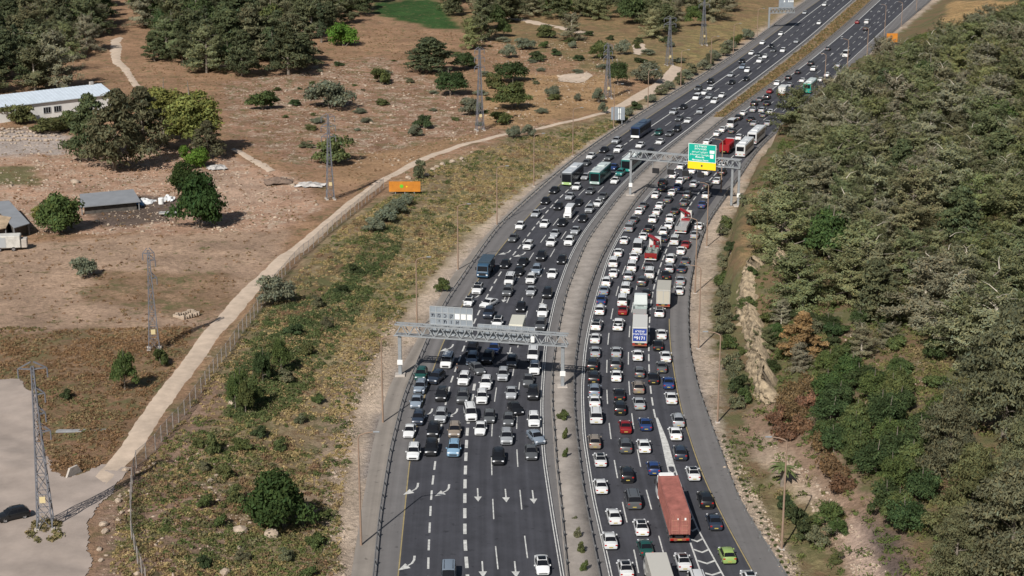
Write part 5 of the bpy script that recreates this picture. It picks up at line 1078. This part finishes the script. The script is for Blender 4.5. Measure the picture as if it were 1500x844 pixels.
OK_ = [q for q in scatter([(1180,570),(1260,560),(1380,600),(1360,790),(1310,800),(1245,700),(1205,640)], 4.6, 8) if clear_right(q[0], q[1], 4)]
for q in OK_: put('oak', q[:3], random.uniform(4.0,5.8), random.uniform(2.3,3.2), 'dark green oak in the dense thicket above the brown gully', 'tree', 'oaks in the gully thicket')
MX = [q for q in scatter([(1090,450),(1330,480),(1400,560),(1340,600),(1180,560),(1110,560)], 5.2, 9) if clear_right(q[0], q[1], 5)]
for q in MX:
    kd = random.choice(['bush','oak','pine','bush','oak']); put(kd, q[:3], {'bush':2.4,'oak':3.6,'pine':5.2}[kd]*random.uniform(.7,1.25), {'bush':2.0,'oak':2.2,'pine':2.3}[kd]*random.uniform(.8,1.2), {'bush':'low green shrub on the slope above the cliff','oak':'small dark oak on the slope above the cliff','pine':'young pine on the slope above the cliff'}[kd], 'shrub' if kd == 'bush' else 'tree', {'bush':'shrubs above the cliff','oak':'small oaks above the cliff','pine':'young pines above the cliff'}[kd])
for k, (x, y, w_) in enumerate(((1064,336,24),(1058,345,20),(1060,395,26),(1056,420,30),(1062,440,28),(1058,462,30),(1060,490,32),(1066,512,28),(1072,545,34),(1080,575,36),(1074,560,30),(1092,590,30),(1098,330,18),(1088,300,18),(1070,370,22),(1064,475,24),(1078,600,26))): pput('bush', x, y, w_, w_*.95, 'green shrub at the foot of the rock cliff beside the sand verge', 'shrub', 'shrubs at the cliff foot')
for k, (x, y, w_) in enumerate(((1215,768,50),(1225,785,36),(1180,790,44),(1165,765,40),(1200,800,40),(1225,825,24),(1150,745,30),(1190,775,30))): pput('oak' if k < 2 else 'bush', x, y, w_, w_*.85, 'green shrub on the lower bank right of the near lamp pole', 'shrub', 'shrubs on the lower right bank')
def merged(name, pts, kinds, h0, r0, label, group=None):
    Vs = []; Fs = []; Cs = []; o_ = 0
    for q in pts:
        src = random.choice(TP[random.choice(kinds)]); me = KIDS[src.name][0].data; n_ = len(me.vertices); v = np.empty(n_*3); me.vertices.foreach_get('co', v); v = v.reshape(-1,3); c = np.empty(n_*4); me.attributes['Col'].data.foreach_get('color', c); c = c.reshape(-1,4)[:,:3]
        s_ = random.uniform(.75,1.3); a = random.uniform(0,6.28); k = r0*s_/src['R']; v = np.stack([(v[:,0]*math.cos(a)-v[:,1]*math.sin(a))*k, (v[:,0]*math.sin(a)+v[:,1]*math.cos(a))*k, v[:,2]*h0*s_/src['H']],1) + np.array([q[0],q[1],q[2]-.1])
        Vs.append(v); Cs.append(c*random.uniform(.85,1.15)); Fs.append(np.arange(n_).reshape(-1,4)+o_); o_ += n_
    tag(npmesh(name, np.concatenate(Vs), np.concatenate(Fs), FOL, col=np.concatenate(Cs)), label, 'woods', kind='stuff')
NW = scatter([(-60,140),(-60,-8),(150,-8),(158,40),(160,70),(150,112),(110,122),(60,138)], 11.5, 21) + scatter([(195,122),(190,60),(205,30),(185,-8),(548,-8),(540,30),(480,60),(452,108),(400,118),(300,124)], 12.5, 22)
NWF = [q for q in NW if q[4] < 52]; NW = [q for q in NW if q[4] >= 52]
for q in NW:
    if 138 < q[3] < 222 and 55 < q[4] < 165: continue
    if (90 < q[3] < 150 and q[4] > 95) or (235 < q[3] < 300 and q[4] > 95 and random.random() < .5): continue
    kd = 'dpine' if random.random() < .72 else ('cypress' if random.random() < .3 else ('pine' if random.random() < .6 else 'oak')); s_ = random.uniform(.75,1.35)
    put(kd, q[:3], 13.5*s_ if kd != 'cypress' else 15, 6.2*s_ if kd != 'cypress' else 1.9, {'dpine':'dark pine in the upper left woods','pine':'pale pine in the upper left woods','cypress':'narrow cypress in the upper left woods','oak':'dark round oak in the upper left woods'}[kd], 'tree', {'dpine':'dark pines in the upper left woods','pine':'pale pines in the upper left woods','cypress':'cypresses in the upper left woods','oak':'oaks in the upper left woods'}[kd])
merged('distant_woods', NWF, ['dpine','dpine','dpine','pine','oak'], 13.5, 6.2, 'back rows of dark pines in the woods at the top left of the photo')
NB = scatter([(655,20),(650,-8),(1110,-8),(1075,22),(1010,45),(960,58),(930,62),(900,30),(840,28),(760,30),(720,48)], 12.5, 23)
merged('distant_woods', NB, ['dpine','dpine','oak','pine'], 11.5, 5.4, 'dark wood band of crowded trees along the top middle of the photo')
EX = [q for q in scatter([(1565,-40),(1900,-40),(1900,900),(1565,900)], 13, 77) if q[1] < 700]
merged('distant_forest', EX, ['pine'], 10.5, 5.6, 'pine forest continuing past the right edge of the photo')
if len(PF) > 200: merged('distant_forest', PF[200:], ['pine'], 9.4, 5.0, 'far end of the pine forest on the right hill')
HB = scatter([(320,140),(430,120),(560,70),(700,60),(880,110),(880,150),(760,180),(600,205),(470,225),(400,200)], 16, 61)
for q in HB: s_ = random.uniform(.5,1.5); put(random.choice(['olive','bush','bush']), q[:3], 1.5*s_, 1.7*s_, 'scattered low scrub bush on the rocky hillside left of the road', 'shrub', 'scrub bushes on the rocky hillside')
NS = scatter([(720,60),(870,50),(1010,60),(1000,100),(930,100),(880,110),(800,80)], 15, 24)
for q in NS: put(random.choice(['olive','bush']), q[:3], random.uniform(1.8,3.4), random.uniform(1.6,3), 'scattered grey-green shrub on the far slope', 'shrub', 'shrubs scattered on the far slope')
print('woods', len(OK_), len(MX), len(NW), len(NB), len(NS))
def palm(px, py, l):
    b, h = Th((px, py), 690); h = 2.6; r = empty('palm_tree', b, label=l, cat='palm'); t = MB(); t.tube([(0,0,-.2),(.05,0,h*.6),(0,0,h)], [.32,.28,.34], 9); t.build('trunk', BARK, r)
    rr = random.Random(5); FG = mat('palm_green', (.10,.125,.045), .8)
    fr = MB()
    for k in range(26):
        a = k*2.4; e = rr.uniform(.1,1.2); L_ = rr.uniform(1.6,2.1); P = []
        for i in range(7): t_ = i/6; rad = L_*t_*math.cos(e*(1-t_*.9)); z = h + L_*(math.sin(e)*t_ - .75*t_*t_); P.append(Vector((math.cos(a)*rad, math.sin(a)*rad, z)))
        sd = Vector((-math.sin(a), math.cos(a), 0)); W__ = [.06,.22,.3,.3,.25,.16,.03]
        for i in range(6): fr.add([P[i]-sd*W__[i]-Vector((0,0,.08)), P[i], P[i]+sd*W__[i]-Vector((0,0,.08)), P[i+1]+sd*W__[i+1]-Vector((0,0,.08)), P[i+1], P[i+1]-sd*W__[i+1]-Vector((0,0,.08))], [(0,1,4,5),(1,2,3,4)])
    fr.build('crown', FG, r)
palm(1146, 712, 'small palm tree behind the near right lamp pole')

# ------------------------------------------------------------------ ground cover (uncountable)
_l = [tuple(Tp(*p)[:2]) for p in [(-90,560),(30,556),(52,575),(60,640),(75,690),(105,700),(150,682),(195,685),(165,722),(138,750),(132,800),(134,900),(-90,900)]]
_t = [tuple(Tp(*a)[:2]) for a, b in TRK[3:]] + [tuple(Tp(*b)[:2]) for a, b in reversed(TRK[3:])]
def cover(name, polys, n, size, cols, seed, quads=22, leaf=.16, label='low scrub'):
    r = np.random.default_rng(seed); pts = []
    for poly, wgt in polys:
        W = np.array([Tp(*p)[:2] for p in poly]); x0, y0 = W.min(0); x1, y1 = W.max(0); want = int(n*wgt); got = 0
        while got < want:
            x = r.uniform(x0, x1, 6000); y = r.uniform(y0, y1, 6000); k = inpoly(x, y, [tuple(q) for q in W])
            k &= (nz(x, y, .35, seed) + .5*nz(x, y, 1.1, seed+1) + r.normal(size=6000)*.5) > .05
            k &= ~((inpoly(x, y, _l) & (quads != 25)) | inpoly(x, y, _t))
            k &= ~((x > lx('SAL', y) + .4) & (x < lx('SAR', y) - .3)); x, y = x[k][:want-got], y[k][:want-got]; got += len(x)+1; pts.append(np.stack([x, y], 1))
    P = np.concatenate(pts)
    if seed == 34:
        gl = [tuple(Tp(*q)[:2]) for q in [(1060,640),(1095,600),(1130,630),(1215,690),(1310,860),(1190,860),(1120,760)]]; P = P[~(inpoly(P[:,0], P[:,1], gl) & (r.random(len(P)) < .72))]
    m = len(P); h = hgt(P[:,0], P[:,1]); s = size*r.lognormal(0,.35,m)
    d = r.normal(size=(m, quads, 3)); d /= np.linalg.norm(d, axis=2)[...,None]; d[...,2] = np.abs(d[...,2]); q = r.uniform(.45,1,(m,quads,1))
    C = np.stack([P[:,0], P[:,1], h], 1)[:,None] + d*q*s[:,None,None]*np.array([1,1,.75]); C = C.reshape(-1,3); N_ = d.reshape(-1,3)
    V, F = leafquads(C, N_, leaf, r); fld = (nz(P[:,0], P[:,1], .09, seed) + .6*nz(P[:,0], P[:,1], .31, seed+3))*.30 + .5 + r.normal(size=m)*.13; cc = np.array(cols)[np.clip((fld*len(cols)).astype(int), 0, len(cols)-1)]*r.uniform(.78,1.22,(m,1)); col = np.repeat(np.repeat(cc, quads, 0)*r.uniform(.85,1.15,(m*quads,1)), 4, 0)
    o = npmesh(name, V, F, foliage('scrub_foliage', (1,1,1), 0), col=col); tag(o, label, 'scrub', kind='stuff'); return o
SLOPE = [(160,850),(175,740),(215,680),(300,560),(390,450),(500,335),(640,245),(760,202),(880,178),(930,165),(860,215),(760,290),(680,345),(620,420),(575,480),(530,560),(515,640),(500,740),(498,850)]
cover('scrub', [(SLOPE, 1)], 11500, .36, [(.20,.125,.075),(.27,.20,.105),(.33,.255,.13),(.28,.215,.10),(.17,.16,.065),(.098,.118,.042),(.085,.108,.038)], 31, quads=20, leaf=.11, label='low dry and green scrub covering the slope left of the highway')
cover('scrub', [([(330,560),(400,450),(470,440),(560,330),(600,340),(500,500),(430,600),(340,640)], 1)], 2300, .6, [(.078,.100,.038),(.10,.118,.048),(.066,.088,.036),(.12,.125,.06)], 32, quads=34, leaf=.12, label='thick green undergrowth on the upper left slope')
cover('scrub', [([(170,850),(200,720),(260,640),(420,640),(500,700),(495,850)], 1)], 1300, .5, [(.21,.13,.08),(.18,.12,.07),(.15,.135,.06),(.095,.112,.042),(.075,.10,.034)], 33, quads=28, leaf=.12, label='green and brown bushes on the lower left slope')
cover('scrub', [([(1080,860),(1060,640),(1100,600),(1100,280),(1150,200),(1330,60),(1560,0),(1560,860)], 1)], 20000, .75, [(.19,.15,.075),(.145,.135,.055),(.105,.12,.042),(.082,.105,.036),(.064,.088,.030)], 34, quads=26, leaf=.14, label='undergrowth between the trees of the right hill')
cover('scrub', [(SLOPE, 1)], 750, .85, [(.17,.105,.065),(.20,.145,.08),(.135,.13,.07),(.075,.095,.034),(.062,.082,.030)], 37, quads=70, leaf=.12, label='larger brown and green bushes scattered over the left slope')
cover('scrub', [([(0,690),(0,480),(280,480),(260,560),(180,690),(100,690)], .45), ([(0,480),(0,130),(560,40),(900,60),(860,160),(560,262),(400,400),(300,480)], .55)], 8000, .34, [(.26,.18,.10),(.22,.135,.072),(.17,.105,.058),(.20,.15,.08),(.125,.130,.055)], 35, quads=16, leaf=.11, label='dry brown weeds scattered over the fields left of the track')
cover('scrub', [([(40,790),(44,770),(62,762),(88,768),(90,785),(66,798)], 1)], 70, .5, [(.20,.16,.08),(.13,.12,.055)], 36, quads=25, label='weeds round the foot of the tall pylon')
def median_cover():
    r = np.random.default_rng(40); y = r.uniform(ym, 1000, 2600); a = lx('ML', y)+1.3; b = lx('MR', y)-1.3; x = a + (b-a)*r.uniform(0,1,2600); m = 2600; quads = 18
    d = r.normal(size=(m,quads,3)); d /= np.linalg.norm(d,axis=2)[...,None]; d[...,2] = np.abs(d[...,2]); C = (np.stack([x,y,np.full(m,.14)],1)[:,None] + d*r.uniform(.4,1,(m,quads,1))*.5*r.lognormal(0,.3,(m,1,1))).reshape(-1,3)
    V, F = leafquads(C, d.reshape(-1,3), .17, r); cc = np.array([(.21,.14,.07),(.17,.13,.06),(.11,.105,.045),(.25,.18,.10)])[r.integers(0,4,m)]; col = np.repeat(np.repeat(cc,quads,0)*r.uniform(.7,1.3,(m*quads,1)),4,0)
    tag(npmesh('median_scrub', V, F, MATS['scrub_foliage'], col=col), 'dry scrub growing in the planted median', 'scrub', kind='stuff')
median_cover()
def rocks(polys, n, size, seed, label, m=TRUNKROCK, name='rubble'):
    r = np.random.default_rng(seed); bm = bmesh.new(); bmesh.ops.create_icosphere(bm, subdivisions=1, radius=1); bv = np.array([v.co for v in bm.verts]); bf = np.array([[v.index for v in f.verts] for f in bm.faces]); bm.free(); pts = []
    for poly, wgt in polys:
        W = np.array([Tp(*p)[:2] for p in poly]); x0, y0 = W.min(0); x1, y1 = W.max(0); want = int(n*wgt); got = 0
        while got < want:
            x = r.uniform(x0,x1,4000); y = r.uniform(y0,y1,4000); k = inpoly(x,y,[tuple(q) for q in W]) & ((nz(x,y,.3,seed)+r.normal(size=4000)*.5) > .1); x, y = x[k][:want-got], y[k][:want-got]; got += len(x)+1; pts.append(np.stack([x,y],1))
    P = np.concatenate(pts); m_ = len(P); s = size*r.lognormal(0,.5,(m_,1,1)); B = bv[None]*(1+.28*r.normal(size=(m_,len(bv),1)))*np.array([1,1,.62])*s*r.uniform(.7,1.3,(m_,1,3))
    C = np.stack([P[:,0],P[:,1],hgt(P[:,0],P[:,1])],1)[:,None]; V = (B+C).reshape(-1,3); F = (bf[None]+(np.arange(m_)*len(bv))[:,None,None]).reshape(-1,3)
    o = npmesh(name, V, F, m, nside=3); tag(o, label, 'rocks', kind='stuff')
rocks([([(0,210),(180,215),(330,232),(440,265),(470,300),(420,335),(250,345),(60,345),(0,350)],.45),([(330,130),(560,90),(700,150),(820,180),(700,205),(560,250),(420,235)],.35),([(700,60),(900,60),(930,140),(760,170)],.2)], 6500, .15, 51, 'pale limestone rubble scattered over the upper left slopes')
rocks([([(470,850),(480,720),(510,600),(560,490),(590,440),(560,560),(515,640),(505,850)],.5),([(150,850),(160,740),(200,690),(330,640),(380,760),(340,850)],.35),([(560,262),(640,225),(760,205),(650,250),(600,290)],.15)], 2600, .09, 52, 'pale stones along the left verge and lower slope')
rocks([([(1055,640),(1085,680),(1130,760),(1170,844),(1150,844),(1105,770),(1062,690)],.5),([(1230,480),(1340,520),(1380,560),(1260,600)],.2),([(1120,640),(1200,700),(1300,840),(1250,840),(1180,730)],.3)], 1500, .10, 53, 'rubble on the right verge and in the gully')
def boulder(px, py, s_, label, group=None, name='boulder'):
    r = np.random.default_rng(int(px*7+py)); bm = bmesh.new(); bmesh.ops.create_icosphere(bm, subdivisions=2, radius=1)
    for v in bm.verts: v.co *= 1 + .16*float(nz(v.co.x*1.7+px, v.co.y*1.7+v.co.z, 1.3)) + r.normal()*.05
    for v in bm.verts: v.co.z *= .7
    me = bpy.data.meshes.new(name); bm.to_mesh(me); bm.free(); me.materials.append(TRUNKROCK); o = bpy.data.objects.new(name, me); COL.objects.link(o); p = Tp(px, py); o.location = (p[0], p[1], p[2]+s_*.3); o.scale = (s_, s_*.8, s_*.9); o.rotation_euler = (0,0,r.uniform(0,6)); tag(o, label, 'boulder', group)
for x, y, s_ in ((173,735,1.0),(174,763,.9),(152,770,1.1),(154,780,1.0),(146,806,.8),(178,752,.6),(184,690,.9),(148,822,.7),(308,706,.9),(318,700,1.1),(226,680,.6),(176,728,.5)): boulder(x, y, s_*.55, 'pale limestone boulder on the lower left slope near the wire fence', 'boulders near the wire fence')
boulder(398,786,1.1,'long white rock under the big lower slope tree'); boulder(352,780,1.0,'grey-white rock left of the big lower slope tree'); boulder(340,592,.8,'white rock beside the pale-stemmed saplings'); boulder(330,840,.7,'white rock at the bottom edge below the big tree')
for row in range(4):
    for k in range(17):
        if row == 3 and k > 9: continue
        boulder(-4 + k*5.4 + (row % 2)*2.5 + random.uniform(-1.6,1.6), 206 - row*5.5 + random.uniform(-1.2,1.2), random.uniform(.42,.68), 'squared pale block in the stacked retaining wall below the white building', 'blocks of the retaining wall', 'stone_block')
for k, (x, y) in enumerate(((598,262),(603,270),(634,250),(640,246),(648,242),(625,258),(612,278),(662,238),(676,234))): boulder(x, y, .8, 'pale rock lined along the slope beyond the orange board', 'rocks beyond the orange board')
# ------------------------------------------------------------------ rock cliff
def cliff(base, hmax, label, seed):
    V = []; F = []; r = np.random.default_rng(seed); W = [Tp(*b) for b in base]; P = []
    for a, b in zip(W[:-1], W[1:]):
        k_ = max(6, int(math.hypot(b[0]-a[0], b[1]-a[1])/.55))
        for i in range(k_): P.append([a[0]+(b[0]-a[0])*i/k_, a[1]+(b[1]-a[1])*i/k_])
    n = len(P); nzv = 16
    for i, (x, y) in enumerate(P):
        env = min(1, .2+i/14, (n-1-i)/18 + .15); top = hmax*env*(1+.22*float(nz(y*.35, 1.3, 1))); x += .7*float(nz(y*.5, 2.0, 1.)) + .3*float(nz(y*1.9, 5.0, 1.))
        for k in range(nzv+1):
            t = k/nzv; step = .35*math.floor(t*4.3+.6*float(nz(y*.3, 3, 1))); off = .5 + .7*t + step*.45 + (.5*float(nz(y*.8, k*.55, 1.1)) + .28*float(nz(y*2.4, k*1.7, 1., 3)) + r.normal()*.10)
            V.append((x + off, y + r.normal()*.08, float(hgt(x, y)) - .6 + t*(top+.8) + r.normal()*.07))
        V.append((x + 4.2, y, float(hgt(x+4.2, y)) - .4))
    m_ = nzv+2
    for i in range(n-1):
        for k in range(m_-1): F.append((i*m_+k, i*m_+k+1, (i+1)*m_+k+1, (i+1)*m_+k))
    CL = mat('cliff_rock', (.33,.26,.175), .95, noise=.55, nscale=1.4, bump=1.0)
    tag(npmesh('rock_cliff', np.array(V), np.array(F), CL), label, 'cliff')
cliff([(1108,600),(1099,570),(1091,540),(1085,510),(1079,480),(1075,455),(1075,440),(1079,420),(1086,396),(1091,380)], 4.2, 'pale cut rock cliff beside the sand verge right of the highway', 3)
cliff([(1124,392),(1124,375),(1126,355),(1130,335)], 3.2, 'small pale rock face among the pines behind the long cliff', 5)
# ------------------------------------------------------------------ buildings
def building():
    a = Vector(Tp(-70,190)); b = Vector(Tp(166,163)); d = (b-a); L_ = d.length; ang = math.atan2(d.y, d.x); r = empty('white_building', a, ang, label='long white building with a pale blue-grey metal roof at the left edge', cat='building')
    WW = mat('white_plaster', (.74,.73,.70), .9, noise=.1, nscale=.4); RF = mat('metal_roof', (.50,.56,.62), .5, noise=.08, nscale=.5); D_p = 15; hw = 4.6; hr = 6.4
    m = MB(); m.add([(0,0,-1),(L_,0,-1),(L_,D_p,-1),(0,D_p,-1),(0,0,hw),(L_,0,hw),(L_,D_p,hw),(0,D_p,hw),(0,D_p/2,hr-.05),(L_,D_p/2,hr-.05)], [(0,1,5,4),(1,2,6,9,5),(2,3,7,6),(3,0,4,8,7)]); m.build('wall', WW, r)
    m = MB(); t = .18; o_ = .5
    m.add([(-o_,-o_,hw-.1),(L_+o_,-o_,hw-.1),(L_+o_,D_p/2,hr+.1),(-o_,D_p/2,hr+.1),(L_+o_,D_p+o_,hw-.1),(-o_,D_p+o_,hw-.1),(-o_,-o_,hw-.1-t),(L_+o_,-o_,hw-.1-t),(L_+o_,D_p/2,hr+.1-t),(-o_,D_p/2,hr+.1-t),(L_+o_,D_p+o_,hw-.1-t),(-o_,D_p+o_,hw-.1-t)], [(0,1,2,3),(3,2,4,5),(0,6,7,1),(1,7,8,2),(2,8,10,4),(9,8,7,6),(11,10,8,9),(0,3,9,6),(3,5,11,9),(4,10,11,5)])
    x = 0
    while x < L_: m.bar((x,-o_,hw-.06),(x,D_p/2,hr+.14),.07); x += 1.1
    m.build('roof', RF, r)
    for px in (64, 86):
        P_ = Vector(Tp(px, 172)); tx = (P_-a).dot(d.normalized())
        f = MB(); f.box(tx-1.0,tx+1.0,-.06,-.003,1.4,2.9); fo = f.build('window', GLASS, r)
        f = MB()
        for x in (-1.03,-.35,.35,1.03): f.box(tx+x-.05,tx+x+.05,-.12,-.065,1.35,2.95)
        f.box(tx-1.08,tx+1.08,-.11,-.063,1.3,1.4); f.box(tx-1.08,tx+1.08,-.11,-.063,2.9,3.0); f.build('window_frame', FRM, fo)
    m = MB(); m.box(L_-3,L_-2,D_p/2-.4,D_p/2+.4,hr,hr+.9); m.build('roof_vent', CONC, r)
building()
def shed(P, h0, h1, label, roofm, wall=True, side_rgb=(.10,.09,.08)):
    W = [Vector(Tp(*p)) for p in P]; o = W[0].copy(); z0 = max(w_.z for w_ in W); r = empty('shed', (o.x,o.y,z0), label=label, cat='shed'); Q = [w_-o for w_ in W]; n = len(Q); hs = [h0 if i < 2 else h1 for i in range(n)]
    m = MB(); vs = [(q.x,q.y,h) for q, h in zip(Q, hs)] + [(q.x,q.y,h-.18) for q, h in zip(Q, hs)]; m.add(vs, [tuple(range(n)), tuple(range(2*n-1,n-1,-1))] + [(i, i+n, (i+1)%n+n, (i+1)%n) for i in range(n)]); m.build('roof', roofm, r)
    c = sum(Q, Vector())/n
    for q in Q: k = MB(); p = q*.94 + c*.06; k.box(p.x-.1,p.x+.1,p.y-.1,p.y+.1,-.8,min(h0,h1)-.2); k.build('post', DSTEEL, r)
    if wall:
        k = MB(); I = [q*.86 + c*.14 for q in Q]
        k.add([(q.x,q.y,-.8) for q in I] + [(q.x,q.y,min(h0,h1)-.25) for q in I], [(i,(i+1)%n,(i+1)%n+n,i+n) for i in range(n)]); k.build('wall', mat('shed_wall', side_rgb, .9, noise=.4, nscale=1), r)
SR = mat('grey_sheet_roof', (.24,.25,.265), .5, noise=.12, nscale=.4)
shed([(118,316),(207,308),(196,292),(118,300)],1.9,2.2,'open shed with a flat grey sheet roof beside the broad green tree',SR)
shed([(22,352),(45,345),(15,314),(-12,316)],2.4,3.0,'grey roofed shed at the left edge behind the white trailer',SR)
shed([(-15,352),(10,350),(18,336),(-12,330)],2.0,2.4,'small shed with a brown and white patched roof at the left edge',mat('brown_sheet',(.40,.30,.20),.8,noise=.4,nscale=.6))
p = Tp(12, 366); r = empty('trailer', p, R(10), label='weathered white box trailer at the left edge below the sheds', cat='trailer')
child_box('body', mat('weathered_white',(.50,.49,.45),.8,noise=.25,nscale=.8), r, -3.4,2.6,-1.3,1.3,.6,3.1,bev=.12); child_box('side_panel', FRM, r, -3.2,-.2,-1.34,-1.305,.8,2.8); child_box('hitch_box', CONC, r, 2.65,3.8,-1.0,1.0,.5,2.3,bev=.1); wheel_mb(.45,.3).build('wheel',[TYRE,RIM],r,(-1.5,-1.2,.4)); wheel_mb(.45,.3).build('wheel',[TYRE,RIM],r,(1.2,-1.2,.4))
def crumple(name, px, py, s_, m, label, cat, seed=1):
    bm = bmesh.new(); bmesh.ops.create_grid(bm, x_segments=9, y_segments=7, size=1); rr = random.Random(seed)
    for v in bm.verts: e = 1-max(abs(v.co.x),abs(v.co.y)); v.co.z = .15+.8*e+rr.uniform(-.16,.2); v.co.x += rr.uniform(-.1,.1); v.co.y += rr.uniform(-.1,.1)
    me = bpy.data.meshes.new(name); bm.to_mesh(me); bm.free(); me.materials.append(m); o = bpy.data.objects.new(name, me); COL.objects.link(o); o.location = Tp(px,py); o.scale = s_; o.rotation_euler = (0,0,rr.uniform(-.4,.4)); o.modifiers.new('th','SOLIDIFY').thickness = .05; tag(o,label,cat)
crumple('tarpaulin',198,300,(1.9,1.5,1.3),mat('blue_tarp',(.10,.22,.36),.5,noise=.2,nscale=1),'blue tarpaulin sagging off the flat grey shed','tarpaulin',1)
crumple('tarpaulin',212,297,(2.1,1.7,1.2),mat('white_tarp',(.55,.56,.56),.5,noise=.2,nscale=1),'crumpled white tarpaulin right of the blue one','tarpaulin',2)
crumple('tarpaulin',247,294,(1.2,1.4,1.6),MATS['white_tarp'],'white sheet leaning on the round dark tree','tarpaulin',3)
crumple('rubbish_heap',455,272,(3.2,2.2,1.0),mat('pale_rubbish',(.42,.40,.38),.8,noise=.5,nscale=2),'heap of pale rubbish beside the rubble pylon','rubbish',4)
crumple('rubbish_heap',316,246,(2.4,2.6,.8),MATS['pale_rubbish'],'pale rubbish heap at the shaded end of the tree clump','rubbish',5)
crumple('brush_pile',408,268,(3.2,2.6,1.6),mat('dry_brush',(.18,.13,.10),.95,noise=.4,nscale=2),'grey-brown brush pile at the end of the short dirt path','brush',6)
p = Tp(247,316); r = empty('flatbed_trailer', p, R(3), label='low white flatbed trailer in front of the round dark tree', cat='trailer'); child_box('deck', MATS['weathered_white'], r, -1.9,1.9,-.9,.9,.55,.75); child_box('rail', STEEL, r, -1.9,1.9,-.92,-.87,.76,1.1); wheel_mb(.33,.2).build('wheel',[TYRE,RIM],r,(-.6,-.8,.33)); wheel_mb(.33,.2).build('wheel',[TYRE,RIM],r,(.6,-.8,.33))
for x, y, l in ((160,307,'rusty drum under the edge of the flat grey shed'),(236,299,'white water drum in the scrap yard')):
    p = Tp(x,y); m = MB(); m.tube([(0,0,0),(0,0,.05),(0,0,1.3),(0,0,1.4)],[.55,.6,.6,.5],12); o = m.build('drum', CONC if x < 200 else WHITEP, None, p); tag(o,l,'drum')
def ruin(P, label):
    W = [Vector(Tp(*p)) for p in P]; o = W[0].copy(); m = MB(); rr = random.Random(9)
    for a, b in zip(W, W[1:]+W[:1]):
        n = max(2, int((b-a).length/.5))
        for i in range(n): q = a.lerp(b, i/n)-o; h = rr.uniform(.25,.6); m.box(q.x-.3,q.x+.3,q.y-.25,q.y+.25,-.2,h,bev=.05)
    ob = m.build('stone_foundation', TRUNKROCK, None, o); tag(ob, label, 'foundation')
ruin([(256,464),(268,468),(290,463),(280,459)],'low pale stone foundation outline in the dry field')
m = MB(); m.box(-1.6,1.6,-.15,.15,-.3,1.2,tx=.9); o = m.build('concrete_barrier', CONC, None, Tp(108,696)); o.rotation_euler=(0,0,R(60)); tag(o,'dark concrete ramp block at the edge of the gravel lot','barrier')
m = MB(); 
for k in range(3): m.tube([(0,k*.35,.2),(7.5,k*.35+.2,.2)],.16,8)
o = m.build('pipe_bundle', DSTEEL, None, Tp(82,635)); tag(o,'grey pipes lying in the weeds behind the tall pylon','pipes')
# the prototypes were only sources of the copies
def drop(o):
    for k in KIDS[o.name]: drop(k)
    bpy.data.objects.remove(o)
for L_ in list(PROTO.values()) + [t for l in TP.values() for t in l]: drop(L_)
print('objects', len(bpy.data.objects))
